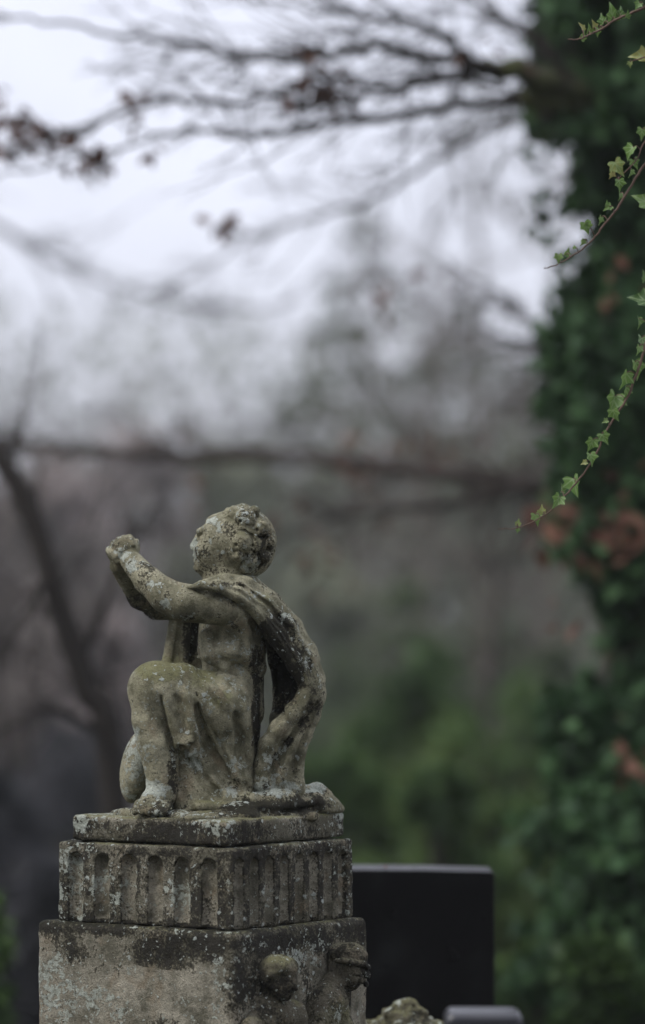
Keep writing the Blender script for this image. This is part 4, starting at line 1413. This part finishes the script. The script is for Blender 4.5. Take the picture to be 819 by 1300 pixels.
def limb(points, r0, r1, n=40, ntw=0, lmin=.1, lmax=.4, rtw=.004, bias=(-0.5, 0, 0), sides=8, mat=None):
    g = Geo()
    path = smooth_path([W(*p) for p in points], n)
    path[2:-1] += rng.normal(size=path[2:-1].shape) * 0.006
    g.tube(path, np.linspace(r0, r1, len(path)), sides)
    if ntw:
        twig_spray(g, path, rng, ntw, lmin, lmax, rtw, bias)
    V, F = g.data()
    part("limb", V, F, mat or M_BARK, TREE)
    return path


limb([(870, 190, 10), (780, 135, 9.85), (700, 105, 9.7), (650, 90, 9.6), (600, 84, 9.6)], .044, .022, 30, 8, .2, .5, mat=M_BARK_MOSS)
limb([(880, 235, 10), (800, 172, 9.9), (740, 142, 9.8), (690, 130, 9.7), (640, 128, 9.7)], .036, .02, 30, 6, .2, .5, mat=M_BARK_MOSS)
limb([(640, 90, 9.60), (590, 76, 9.42), (470, 62, 9.23), (360, 76, 9.27), (250, 56, 9.31), (130, 42, 9.35), (-60, 10, 9.39)], 0.0162, 0.0032, 50, 34, .12, .55, .0026)
limb([(655, 125, 9.60), (560, 137, 9.42), (490, 150, 9.23), (410, 157, 9.27), (330, 172, 9.31), (240, 165, 9.35), (130, 192, 9.39), (-40, 230, 9.43)], 0.0142, 0.0024, 50, 22, .12, .5, .0026)
limb([(610, 88, 9.60), (500, 112, 9.42), (405, 98, 9.23), (300, 132, 9.27), (185, 130, 9.31), (95, 172, 9.35), (15, 150, 9.39), (-80, 160, 9.43)], 0.0114, 0.0024, 50, 25, .1, .5, .0026)
limb([(600, 78, 9.60), (560, 40, 9.42), (470, 22, 9.23), (360, 5, 9.27), (220, -30, 9.31)], 0.0104, 0.0024, 40, 27, .1, .5, .0026)
limb([(640, 110, 9.60), (560, 100, 9.42), (480, 118, 9.23), (400, 130, 9.27), (300, 112, 9.31)], 0.0085, 0.0024, 40, 30, .1, .45, .0026)
limb([(700, 150, 9.9), (620, 160, 10.6), (540, 212, 11.2), (450, 262, 12), (370, 280, 12.6), (290, 320, 13), (200, 380, 13.4)], .013, .003, 40, 30, .12, .5, .003)
limb([(720, 110, 9.7), (690, 60, 9.7), (630, 20, 9.8), (560, -30, 9.9)], .016, .006, 30, 30, .1, .5, .003)
limb([(880, 590, 10.1), (790, 598, 10.4), (720, 610, 11), (640, 612, 11.6), (560, 600, 12.1), (450, 588, 12.6), (330, 577, 13.1), (200, 575, 13.4), (90, 570, 13.6), (-10, 560, 13.8), (-180, 540, 14)], .034, .019, 60, 60, .15, .6, .0045, (-0.4, 0, 0.05), mat=M_LIMB)
limb([(740, 604, 10.9), (660, 622, 11.2), (560, 640, 11.6), (450, 652, 12), (380, 675, 12.4), (300, 720, 12.8)], .018, .005, 40, 30, .15, .5, .004)
limb([(790, 560, 10.3), (740, 480, 10.8), (690, 430, 11.2), (640, 380, 11.6), (560, 330, 12)], .014, .004, 40, 36, .15, .5, .004)

# dry leaves still on the twigs
C, Sz = [], []
for px, py, Y, n, sp, sz in ((395, 100, 9.25, 26, .045, .05), (412, 92, 9.25, 14, .03, .05), (282, 286, 10.0, 16, .015, .045), (15, 154, 9.35, 22, .035, .05), (38, 163, 9.35, 16, .025, .05), (72, 181, 9.35, 14, .022, .05), (115, 206, 9.35, 15, .024, .05), (170, 130, 9.3, 14, .022, .045), (180, 178, 9.3, 5, .025, .04),
                            (488, 592, 12.4, 18, .07, .055), (560, 560, 12.1, 10, .05, .05), (445, 602, 12.6, 10, .06, .05), (385, 664, 12.3, 12, .07, .055), (395, 705, 12.3, 8, .05, .05), (255, 590, 13.2, 8, .06, .05), (700, 668, 9.5, 16, .045, .06), (760, 640, 9.5, 8, .06, .06), (805, 655, 9.5, 16, .06, .06), (815, 700, 9.5, 5, .05, .06), (718, 772, 9.5, 4, .03, .055), (805, 970, 9.4, 9, .035, .06), (800, 362, 9.45, 6, .05, .05), (490, 350, 12, 10, .06, .05), (640, 70, 9.2, 4, .06, .045)):
    c, s = leaf_bunch(px, py, Y, n, sp, sz, rng)
    C.append(c)
    Sz.append(s)
V, F, sh = leaf_cloud(np.concatenate(C), np.concatenate(Sz), rng, aspect=0.6, droop=((0, 0, -1), 0.4))
part("dry_leaves", V, F, M_DEAD, TREE, True, dict(shade=sh))

# ivy on the trunk: edge of the mass measured down its height
ey = [-300, 0, 100, 160, 200, 260, 340, 450, 560, 620, 690, 760, 830, 885, 930, 1000, 1100, 1400]
ex = [680, 680, 690, 664, 672, 690, 692, 688, 684, 700, 684, 712, 728, 684, 716, 715, 700, 690]
N = 75000
py = rng.uniform(-420, 1450, N)
edge = np.interp(py, ey, ex)
ang = rng.uniform(0, 2 * math.pi, N)
zz = np.array([W(870, y, TY)[2] for y in py])
wob = vnoise(np.stack([np.cos(ang) * 0.35, np.sin(ang) * 0.35, zz], 1), 2.6, 31, 3)
rout = np.maximum(0.29, ((872 - edge) / FPX * TY) * (1 + 0.34 * wob))
rr = rout * (1 + 0.25 * np.clip((py - 880) / 200, 0, 1) * (wob > 0)) * np.sqrt(rng.uniform(0.28, 1.0, N))
P = np.stack([tx + np.cos(ang) * rr, TY + np.sin(ang) * rr, zz], axis=1)
cl = vnoise(P, 5.5, 21, 3)
outer = (rr / rout - 0.62) / 0.38
gap = np.interp(py, [-300, 60, 140, 340, 420, 560, 900], [0.0, 0.0, 0.28, 0.28, 0.1, 0.0, 0.0])
keep = (cl > -0.40 + np.clip(outer, 0, 1) * 0.46 + gap * np.clip(outer + 0.5, 0, 1)) & (zz > 0.02) & ((np.sin(ang) < 0.45) | (rng.uniform(size=N) < 0.5))
P = P[keep]
# loose trails hanging off the crown's left side, sky between them
M2 = 5200
qx, qy = 690 + 90 * rng.uniform(0, 1, M2) ** 0.5 - 26 * np.exp(-((rng.uniform(0, 1, M2)) * 3) ** 2), rng.uniform(150, 470, M2)
Q = np.array([W(a, b, 9.75 + c) for a, b, c in zip(qx, qy, rng.uniform(-0.12, 0.25, M2))])
Q = Q[vnoise(Q * np.array([1, 1, 0.55]), 7.5, 44, 2) > 0.16]
P = np.concatenate([P, Q])
V, F, sh = leaf_cloud(P, 0.046, rng, aspect=0.95, droop=((0, -0.4, -1), 0.45))
part("ivy_foliage", V, F, M_IVY, TREE, True, dict(shade=sh))

# overhead limb that the near ivy hangs from, out over the path
g = Geo()
lp = smooth_path([(tx, 9.95, 3.5), (tx + 0.02, 9.2, 3.38), (tx - 0.03, 8.0, 3.15), (0.86, 6.9, 2.96), (0.80, 6.2, 2.90), (0.76, 5.5, 2.90)], 40)
g.tube(lp, np.linspace(0.055, 0.007, 40), 10)
twig_spray(g, lp[26:], np.random.default_rng(6), 9, 0.2, 0.5, 0.0035, (0.9, -0.4, 0.6))
V, F = g.data()
part("limb", V, F, M_BARK_MOSS, TREE)

# leaning sapling on the left
SAP = thing("leaning_sapling", "dark bare sapling leaning left behind the praying child's knee", "tree", W(150, 1180, 10.5))
g = Geo()
sp_ = smooth_path([(*W(175, 1340, 10.5)[:2], -0.05), W(140, 960, 10.5), W(112, 880, 10.5), (W(92, 820, 10.5)), W(66, 740, 10.5), W(40, 655, 10.5), W(5, 590, 10.5), W(-60, 510, 10.5), W(-150, 400, 10.5)], 50)
g.tube(sp_, np.linspace(.042, .024, 50), 8)
twig_spray(g, sp_, rng, 26, 0.15, .6, .004, (0.0, 0, 0.4))
for a in ([W(60, 725, 10.5), W(20, 800, 10.3), W(-30, 840, 10.2)], [W(100, 850, 10.5), W(160, 700, 10.6), W(200, 640, 10.7)], [W(130, 930, 10.5), W(60, 900, 10.3), W(0, 930, 10.3)]):
    q = smooth_path(a, 16)
    g.tube(q, np.linspace(.014, .005, 16), 6)
    twig_spray(g, q, rng, 8, .1, .4, .004, (0, 0, 0.1))
V, F = g.data()
part("trunk", V, F, M_BARK, SAP)


def bare_tree(label, px, Y, top_py, seed, rad=0.06, spread=0.5, mat=None, nb=16, name="bare_tree"):
    r = np.random.default_rng(seed)
    base = W(px, 770, Y)
    base[2] = -0.1
    h = W(px, top_py, Y)[2]
    th = thing(name, label, "tree", base, "bare trees in the misty wood")
    g = Geo()
    lean = r.normal(size=2) * 0.04 * h
    tr = smooth_path([base, base + np.array([lean[0] * .3, lean[1] * .3, h * .35]), base + np.array([lean[0], lean[1], h * .7]), base + np.array([lean[0] * 1.3, lean[1], h])], 24)
    g.tube(tr, np.linspace(rad, rad * 0.12, 24), 7)
    V, F = g.data()
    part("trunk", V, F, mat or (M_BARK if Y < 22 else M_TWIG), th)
    g = Geo()
    for i in range(nb):
        t = 0.22 + 0.72 * (i + r.uniform()) / nb
        p = tr[int(t * 23)]
        a = r.uniform(0, 2 * math.pi)
        L = h * spread * (1.1 - 0.75 * t) * r.uniform(0.7, 1.2)
        d = np.array([math.cos(a), math.sin(a), r.uniform(0.25, 0.9)])
        d /= np.linalg.norm(d)
        q = [p]
        for s in range(7):
            d = d + r.normal(size=3) * 0.10 + np.array([0, 0, 0.05])
            d /= np.linalg.norm(d)
            q.append(q[-1] + d * L / 7)
        q = np.array(q)
        g.tube(q, np.linspace(rad * 0.34 * (1.1 - 0.6 * t), rad * 0.07, 8), 5)
        twig_spray(g, q, r, 10, L * 0.15, L * 0.5, rad * 0.12, (0, 0, 0.25), 3, 2)
    V, F = g.data()
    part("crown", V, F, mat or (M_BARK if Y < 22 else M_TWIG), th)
    return th


def conifer(label, px, Y, top_py, half_px, seed, n=5200, mat=None, name="conifer", group="conifers in the mist"):
    r = np.random.default_rng(seed)
    base = W(px, 770, Y)
    base[2] = -0.1
    h = W(px, top_py, Y)[2]
    hw = half_px / FPX * Y
    th = thing(name, label, "tree", base, group)
    g = Geo()
    tr = np.linspace(base, base + np.array([0, 0, h * 0.97]), 12)
    g.tube(tr, np.linspace(h * 0.018, h * 0.002, 12), 7)
    P = []
    nw = int(h * 3.2) + 8
    for i in range(nw):
        t = (i + r.uniform()) / nw
        z = h * (0.06 + 0.93 * t)
        L = hw * (1 - t) ** 0.8 * r.uniform(0.75, 1.15) + 0.03
        for k in range(r.integers(5, 8)):
            a = r.uniform(0, 2 * math.pi)
            m = max(6, int(n / nw / 6 * (0.35 + 1.3 * (1 - t))))
            u = np.sqrt(r.uniform(0.02, 1, m))
            q = base + np.array([0, 0, z]) + np.stack([np.cos(a) * L * u, np.sin(a) * L * u, -0.28 * L * u + 0.12 * L * u * u], axis=1)
            q += r.normal(size=(m, 3)) * np.array([0.09, 0.09, 0.05]) * L
            P.append(q)
            if k < 3:
                e = base + np.array([math.cos(a) * L * .8, math.sin(a) * L * .8, z - 0.14 * L])
                g.tube(np.linspace(base + np.array([0, 0, z]), e, 3), np.linspace(h * .004, h * .001, 3), 4)
    V, F = g.data()
    part("trunk", V, F, M_TWIG, th)
    P = np.concatenate(P)
    V, F, sh = leaf_cloud(P, 0.07 + 0.012 * h, r, aspect=0.45, droop=((0, 0, -1), 0.35))
    part("crown", V, F, mat or M_FIR, th, True, dict(shade=sh))
    return th


def bush(label, px, Y, top_py, half_px, seed, n=7000, size=0.045, mat=None, name="evergreen_bush", group="evergreen bushes behind the graves", cat="bush", upright=0.35):
    r = np.random.default_rng(seed)
    base = W(px, 770, Y)
    base[2] = -0.05
    h = W(px, top_py, Y)[2]
    hw = half_px / FPX * Y
    th = thing(name, label, cat, base, group)
    g = Geo()
    lobes = []
    for i in range(26):
        a = r.uniform(0, 2 * math.pi)
        t = r.uniform(0.12, 1.0)
        rad = hw * math.sqrt(max(0.03, 1 - (max(0, t - 0.3) / 0.72) ** 2)) * r.uniform(0.3, 0.85)
        lobes.append((math.cos(a) * rad, math.sin(a) * rad, h * t * 0.93, r.uniform(0.16, 0.34) * min(hw, h)))
    for (x, y, z, q) in lobes[:14]:
        p = smooth_path([base, base + np.array([x * .3, y * .3, z * .6]), base + np.array([x, y, z])], 10)
        g.tube(p, np.linspace(0.018, 0.004, 10), 5)
    V, F = g.data()
    part("stems", V, F, M_BARK, th)
    k = r.integers(0, len(lobes), n)
    Lb = np.array(lobes)[k]
    v = r.normal(size=(n, 3))
    v /= np.linalg.norm(v, axis=1)[:, None]
    u = r.uniform(0.35, 1.05, n) ** 0.6
    P = base + Lb[:, :3] + v * (Lb[:, 3] * u)[:, None] * np.array([1, 1, 0.9])
    P = P[P[:, 2] > 0.0]
    cl = vnoise(P, 3.0, seed, 3)
    P = P[cl > -0.22]
    V, F, sh = leaf_cloud(P, size, r, aspect=0.5, droop=((0, 0, 1), upright))
    tone = np.clip(0.5 + 0.9 * np.repeat(vnoise(P, 2.2, seed + 5, 2), 4) + (sh - 0.5) * 0.5, 0, 1)
    part("foliage", V, F, mat or M_THUJA, th, True, dict(shade=tone))
    return th


# evergreen bushes behind the graves, low right
for i, (px, Y, ty, hp, lab) in enumerate((
        (520, 17.0, 800, 140, "tall hazy evergreen bush directly right of the cape, above the black headstone"),
        (655, 18.0, 850, 120, "evergreen bush behind, in the gap between ivy trunk and headstone bush"),
        (455, 14.5, 935, 80, "low yellowish evergreen bush showing between pedestal and headstone top"),
        (560, 12.5, 960, 110, "fresh green bush rising right above the headstone's top edge"),
        (690, 13.0, 990, 110, "broad evergreen bush to the right of the headstone, under the ivy trunk"),
        (690, 10.2, 1180, 90, "low bright-tipped bush in the lower right, nearest the headstone's edge"),
        (800, 11.8, 1040, 80, "dark evergreen bush at the foot of the ivy-clad trunk"),
        (390, 19.0, 930, 70, "pale evergreen bush glimpsed just right of the cape's lower folds"),
        (600, 15.5, 880, 120, "rounded evergreen bush midway between the cape and the ivy-clad trunk"),
        (760, 15.0, 880, 120, "tall evergreen bush directly behind the ivy-clad trunk's left side"),
        (770, 9.3, 1150, 85, "bright evergreen bush in the lower right corner"))):
    bush(lab, px, Y, ty, hp, 100 + i, n=11000, size=0.06)
bush("dark evergreen bush in the lower left corner", -28, 9.5, 1095, 55, 140, n=5000, size=0.05)

for i, (px, Y, ty, hp, lab) in enumerate((
        (95, 22.0, 900, 100, "dark bramble thicket left of the pedestal, below the leaning sapling"),
        (5, 17.0, 960, 70, "dark bramble thicket at the left edge, level with the plinth"),
        (60, 14.0, 1090, 80, "low dark bramble right beside the pedestal's left corner"),
        (300, 24.0, 930, 90, "dark bramble thicket hidden mostly behind the kneeling figure"))):
    bush(lab, px, Y, ty, hp, 160 + i, n=7000, size=0.07, mat=M_DARK, name="bramble_thicket", group="bramble thickets")

# misty conifers
for i, (px, Y, ty, hp, lab) in enumerate((
        (462, 42.0, 250, 260, "tall slender grey-green conifer rising in mist above the child's head"),
        (590, 55.0, 360, 280, "broad faint conifer right of the tall one, in front of pale wood"),
        (385, 62.0, 450, 180, "dim conifer in the mist right behind the statue's head"),
        (690, 50.0, 430, 170, "hazy conifer half hidden by the ivy-clad trunk"),
        (300, 70.0, 520, 160, "low faint conifer left of the child's head"))):
    conifer(lab, px, Y, ty, hp, 200 + i)
M_SPRUCE = leaf_material('young_spruce_needles', [(0.03, 0.05, 0.022), (0.07, 0.10, 0.042), (0.13, 0.165, 0.075)], rough=0.7, spec=0.2, trans=0.2)
for i, (px, Y, ty, hp, lab) in enumerate((
        (515, 27.0, 715, 150, "soft green young spruce rising from the bushes beside the cape"),
        (625, 30.0, 745, 140, "soft green young spruce between the cape and the ivy-clad trunk"),
        (440, 33.0, 800, 110, "small pale young spruce right against the cape's edge"),
        (700, 25.0, 790, 110, "dark young spruce just left of the ivy-clad trunk's foot"))):
    conifer(lab, px, Y, ty, hp, 230 + i, n=6500, mat=M_SPRUCE, name="young_spruce", group="young spruces behind the bushes")

# bare trees
for i, (px, Y, ty, rad, spr, lab) in enumerate((
        (620, 24.0, 150, 0.045, 0.45, "bare twiggy tree against the pale sky beside the ivy-clad trunk"),
        (690, 30.0, 130, 0.06, 0.45, "bare tree rising behind the ivy-clad trunk, pale gaps in its crown"),
        (545, 36.0, 250, 0.07, 0.5, "bare tree in mist between the tall conifer and ivy trunk"),
        (60, 34.0, 425, 0.05, 0.5, "faint bare tree at the far left below the open sky"),
        (150, 44.0, 470, 0.06, 0.5, "faint bare tree above the clasped hands"),
        (235, 52.0, 480, 0.06, 0.5, "faint bare tree between the hands and the head"),
        (-30, 26.0, 470, 0.04, 0.5, "bare young tree cut by the picture's left edge"),
        (340, 58.0, 500, 0.06, 0.5, "faint bare tree just behind the child's curls"),
        (600, 17.0, 560, 0.03, 0.3, "thin bare sapling standing behind the evergreen bushes, below the long limb"),
        (20, 19.0, 600, 0.035, 0.5, "dark bare tree behind the leaning sapling"),
        (215, 21.0, 610, 0.035, 0.45, "dark bare sapling behind the statue's raised arms"))):
    bare_tree(lab, px, Y, ty, 300 + i, rad, spr)

# withered scrub filling the wood's floor
for i, (px, Y, ty, hp, lab) in enumerate((
        (40, 40.0, 560, 150, "pinkish withered thicket at left, behind the leaning sapling"),
        (170, 50.0, 545, 140, "pinkish withered thicket behind the clasped hands"),
        (300, 46.0, 590, 130, "withered thicket behind the child's head"),
        (420, 60.0, 560, 150, "grey withered thicket behind the cape"),
        (560, 52.0, 560, 150, "grey withered thicket under the far conifers"),
        (680, 48.0, 540, 120, "pinkish withered thicket beside the ivy-clad trunk"),
        (-60, 30.0, 640, 110, "dark withered thicket at the left edge"),
        (100, 27.0, 760, 120, "dark low thicket left of the kneeling child's knee"),
        (400, 34.0, 700, 130, "grey low thicket right of the child's cape"))):
    bush(lab, px, Y, ty, hp, 400 + i, n=3600, size=0.26 if Y > 35 else 0.18, mat=M_GREY if i in (2, 3, 4, 5, 8) else M_SCRUB, name="withered_thicket", group="withered thickets in the wood", upright=0.6)

# thin limb of a tree standing off to the left
OFF = thing("overhanging_tree", "tree beyond the left edge, one thin pale limb drooping into the sky", "tree", (*W(-420, 770, 16.5)[:2], -0.1))
g = Geo()
bx = W(-420, 770, 16.5)
g.tube(smooth_path([(bx[0], 16.5, -0.1), (bx[0] + .05, 16.5, 2), (bx[0] - .05, 16.5, 4.5), (bx[0] + .1, 16.6, 7)], 20), np.linspace(.16, .06, 20), 10)
twig_spray(g, smooth_path([(bx[0], 16.5, 2.4), (bx[0] - .05, 16.5, 4.5), (bx[0] + .1, 16.6, 7)], 20), np.random.default_rng(9), 16, 0.8, 2.0, 0.02, (-0.4, 0.1, 0.5), 5, 2)
V, F = g.data()
part("trunk", V, F, M_BARK, OFF)
g = Geo()
q = smooth_path([(bx[0], 16.5, W(0, 130, 16.5)[2]), W(-200, 190, 16.3), W(0, 288, 16), W(70, 332, 16), W(150, 362, 16), W(235, 385, 16), W(330, 392, 16), W(380, 380, 16)], 40)
g.tube(q, np.linspace(.012, .004, 40), 7)
twig_spray(g, q, rng, 26, .2, .7, .004, (0.3, 0, 0.05))
V, F = g.data()
part("limb", V, F, M_BARK, OFF)

# ----------------------------------------------------------------- far wood, ground, air, sky
r = np.random.default_rng(77)
N = 30000
x = r.uniform(-46, 46, N)
hgt = 8.2 + 1.6 * vnoise(np.stack([x, x * 0, x * 0], 1), 0.22, 3, 3)
P = np.stack([x, r.uniform(84, 100, N), hgt * r.uniform(0, 1, N) ** 2.3], axis=1)
# unseen belt of wood behind the viewer, added to cut the front light
M_ = 16000
a_ = r.uniform(-1, 1, M_)
Q = np.stack([a_ * 15, -8.0 - r.uniform(0, 5, M_) + 9.5 * np.abs(a_) ** 2.5, 11.0 * r.uniform(0, 1, M_) ** 0.8], axis=1)
P = np.concatenate([P, Q])
V, F, sh = leaf_cloud(P, 0.6, r, aspect=0.3, droop=((0, 0, 1), 0.4))
sh[len(sh) - 4 * M_:] = 0.0  # the added belt keeps to the darkest tone, to block light
o = part("far_wood_and_shade_belt", V, F, M_GREY, None, True, dict(shade=np.clip(sh * 0.8, 0, 1)))
o["label"] = "far wood reading as one grey-brown misty mass, plus an added shading belt unseen behind the viewer"
o["category"] = "woodland"
o["kind"] = "stuff"


def ground_material():
    m, nt, b = new_mat('leaf_litter_ground', 0.95, 0.1)
    tc = nt.node('ShaderNodeTexCoord').outputs['Object']
    n1 = nt.noise(tc, 0.7, 6, 0.6)
    n2 = nt.noise(tc, 9, 6, 0.7)
    c = nt.mix(n2, (0.022, 0.02, 0.017), (0.06, 0.05, 0.042))
    c = nt.mix(nt.step(n1, 0.45, 0.6), c, nt.mix(n2, (0.018, 0.026, 0.011), (0.04, 0.052, 0.022)))
    nt.l.new(c, b.inputs['Base Color'])
    bp = nt.node('ShaderNodeBump')
    bp.inputs['Strength'].default_value = 0.8
    bp.inputs['Distance'].default_value = 0.05
    nt.l.new(n2, bp.inputs['Height'])
    nt.l.new(bp.outputs[0], b.inputs['Normal'])
    return m


gx = np.linspace(-64, 64, 97)
gy = np.linspace(-18, 128, 109)
GX, GY = np.meshgrid(gx, gy)
Pg = np.stack([GX.ravel(), GY.ravel(), np.zeros(GX.size)], axis=1)
fade = np.clip((Pg[:, 1] - 16) / 20, 0, 1)
Pg[:, 2] = vnoise(Pg, 0.12, 5, 3) * 0.25 * fade
nxg = len(gx)
ii = (np.arange(len(gy) - 1)[:, None] * nxg + np.arange(nxg - 1)[None, :]).ravel()
Fg = np.stack([ii, ii + 1, ii + 1 + nxg, ii + nxg], axis=1).astype(np.int32)
structure(part("ground", Pg, Fg, ground_material(), None, True))

N = 16000
P = np.stack([r.uniform(-9, 9, N), 2 + 32 * r.uniform(0, 1, N) ** 1.2, np.zeros(N)], axis=1)
P = P[vnoise(P, 0.5, 8, 3) > -0.1]
P[:, 2] = r.uniform(0.0, 0.05, len(P))
V, F, sh = leaf_cloud(P, 0.09, r, aspect=0.5, droop=((0, 0, 1), 0.35))
M_COVER = leaf_material('ground_cover_leaf', [(0.02, 0.035, 0.014), (0.04, 0.06, 0.022), (0.10, 0.075, 0.05)], rough=0.6)
o = part("ground_cover", V, F, M_COVER, None, True, dict(shade=sh))
o["label"] = "low green ground cover and leaves between the graves"
o["category"] = "ground cover"
o["kind"] = "stuff"

# damp air
V, F = [], []
hx, hy0, hy1, hz0, hz1 = 66.0, -19.0, 131.0, -1.6, 12.5
V = [(-hx, hy0, hz0), (hx, hy0, hz0), (hx, hy1, hz0), (-hx, hy1, hz0), (-hx, hy0, hz1), (hx, hy0, hz1), (hx, hy1, hz1), (-hx, hy1, hz1)]
F = [(3, 2, 1, 0), (4, 5, 6, 7), (0, 1, 5, 4), (1, 2, 6, 5), (2, 3, 7, 6), (3, 0, 4, 7)]
mh = bpy.data.materials.new("damp_air")
mh.use_nodes = True
for nd in list(mh.node_tree.nodes):
    if nd.type != 'OUTPUT_MATERIAL':
        mh.node_tree.nodes.remove(nd)
pv = mh.node_tree.nodes.new('ShaderNodeVolumePrincipled')
pv.inputs['Color'].default_value = (0.90, 0.94, 0.93, 1)
pv.inputs['Density'].default_value = HAZE
pv.inputs['Anisotropy'].default_value = 0.2
mh.node_tree.links.new(pv.outputs[0], mh.node_tree.nodes['Material Output'].inputs['Volume'])
structure(part("haze", V, F, mh, None, False), "stuff")

# overcast daylight: the Nishita sky seen through a sheet of cloud
SUN_EL, SUN_AZ = 52.0, -62.0          # azimuth from +y (the way the camera looks) towards +x
wd = bpy.data.worlds.new("World")
scene.world = wd
wd.use_nodes = True
wn, wl = wd.node_tree.nodes, wd.node_tree.links
bg = wn.get('Background') or wn.new('ShaderNodeBackground')
sky = wn.new('ShaderNodeTexSky')
sky.sky_type = 'NISHITA'
sky.sun_disc = False
sky.sun_elevation = R(SUN_EL)
sky.sun_rotation = R(SUN_AZ)
sky.air_density = 1.0
sky.dust_density = 2.0
tcw = wn.new('ShaderNodeTexCoord')
nzw = wn.new('ShaderNodeTexNoise')
nzw.inputs['Scale'].default_value = 8.0
nzw.inputs['Detail'].default_value = 5
wl.new(tcw.outputs['Generated'], nzw.inputs['Vector'])
rp = wn.new('ShaderNodeValToRGB')
rp.color_ramp.elements[0].position = 0.3
rp.color_ramp.elements[0].color = (*[c * 0.84 for c in CLOUD], 1)
rp.color_ramp.elements[1].position = 0.7
rp.color_ramp.elements[1].color = (*[c * 1.14 for c in CLOUD], 1)
wl.new(nzw.outputs['Fac'], rp.inputs[0])
mxw = wn.new('ShaderNodeMix')
mxw.data_type = 'RGBA'
mxw.inputs['Factor'].default_value = 0.86
ca = [s for s in mxw.inputs if s.name == 'A' and s.type == 'RGBA'][0]
cb = [s for s in mxw.inputs if s.name == 'B' and s.type == 'RGBA'][0]
sc10 = wn.new('ShaderNodeVectorMath')
sc10.operation = 'SCALE'
sc10.inputs['Scale'].default_value = 10.0
# an overcast sky is about three times as bright overhead as at the horizon
sepw = wn.new('ShaderNodeSeparateXYZ')
wl.new(tcw.outputs['Generated'], sepw.inputs[0])
mrw = wn.new('ShaderNodeMapRange')
mrw.inputs['From Min'].default_value = 0.0
mrw.inputs['From Max'].default_value = 1.0
mrw.inputs['To Min'].default_value = 8.6
mrw.inputs['To Max'].default_value = 25.0
wl.new(sepw.outputs[2], mrw.inputs['Value'])
wl.new(mrw.outputs[0], sc10.inputs['Scale'])
wl.new(rp.outputs[0], sc10.inputs[0])
wl.new(sky.outputs[0], ca)
wl.new(sc10.outputs[0], cb)
wl.new([s for s in mxw.outputs if s.type == 'RGBA'][0], bg.inputs['Color'])
bg.inputs['Strength'].default_value = 0.1
wl.new(bg.outputs[0], (wn.get('World Output') or wn.new('ShaderNodeOutputWorld')).inputs['Surface'])

sun = bpy.data.lights.new("sun", 'SUN')
sun.energy = SUN
sun.angle = R(14)
sun.color = (1.0, 0.96, 0.90)
so = bpy.data.objects.new("sun", sun)
COL.objects.link(so)
sd = np.array([-0.58, -0.30, 0.76])
sd /= np.linalg.norm(sd)
SUN_EL = math.degrees(math.asin(sd[2]))
sky.sun_elevation = R(SUN_EL)
from mathutils import Vector
so.rotation_euler = Vector(sd).to_track_quat('Z', 'Y').to_euler()
sky.sun_rotation = math.atan2(sd[0], sd[1])
so.location = (-3, 2, 8)

# ----------------------------------------------------------------- camera
cam = bpy.data.cameras.new("camera")
cam.sensor_fit = 'VERTICAL'
cam.sensor_height = 36.0
cam.sensor_width = 36.0
cam.lens = FPX / 1300.0 * 36.0
cam.clip_start = 0.05
cam.clip_end = 400
cam.dof.use_dof = True
cam.dof.focus_distance = FY - 0.09
cam.dof.aperture_fstop = FSTOP
co = bpy.data.objects.new("camera", cam)
COL.objects.link(co)
co.location = (0, 0, CAM_Z)
co.rotation_euler = (R(90) + PITCH, 0, 0)
scene.camera = co

scene.render.engine = 'CYCLES'
scene.cycles.use_adaptive_sampling = False
scene.cycles.use_denoising = True
scene.cycles.denoiser = 'OPENIMAGEDENOISE'
scene.cycles.max_bounces = 6
scene.cycles.diffuse_bounces = 3
scene.cycles.glossy_bounces = 2
scene.cycles.transmission_bounces = 3
scene.cycles.volume_bounces = 0
scene.cycles.sample_clamp_indirect = 4.0
vs = scene.view_settings
vs.view_transform = 'Standard'
vs.look = 'None'
vs.exposure = EXPO
vs.gamma = 1.0
vs.use_curve_mapping = False
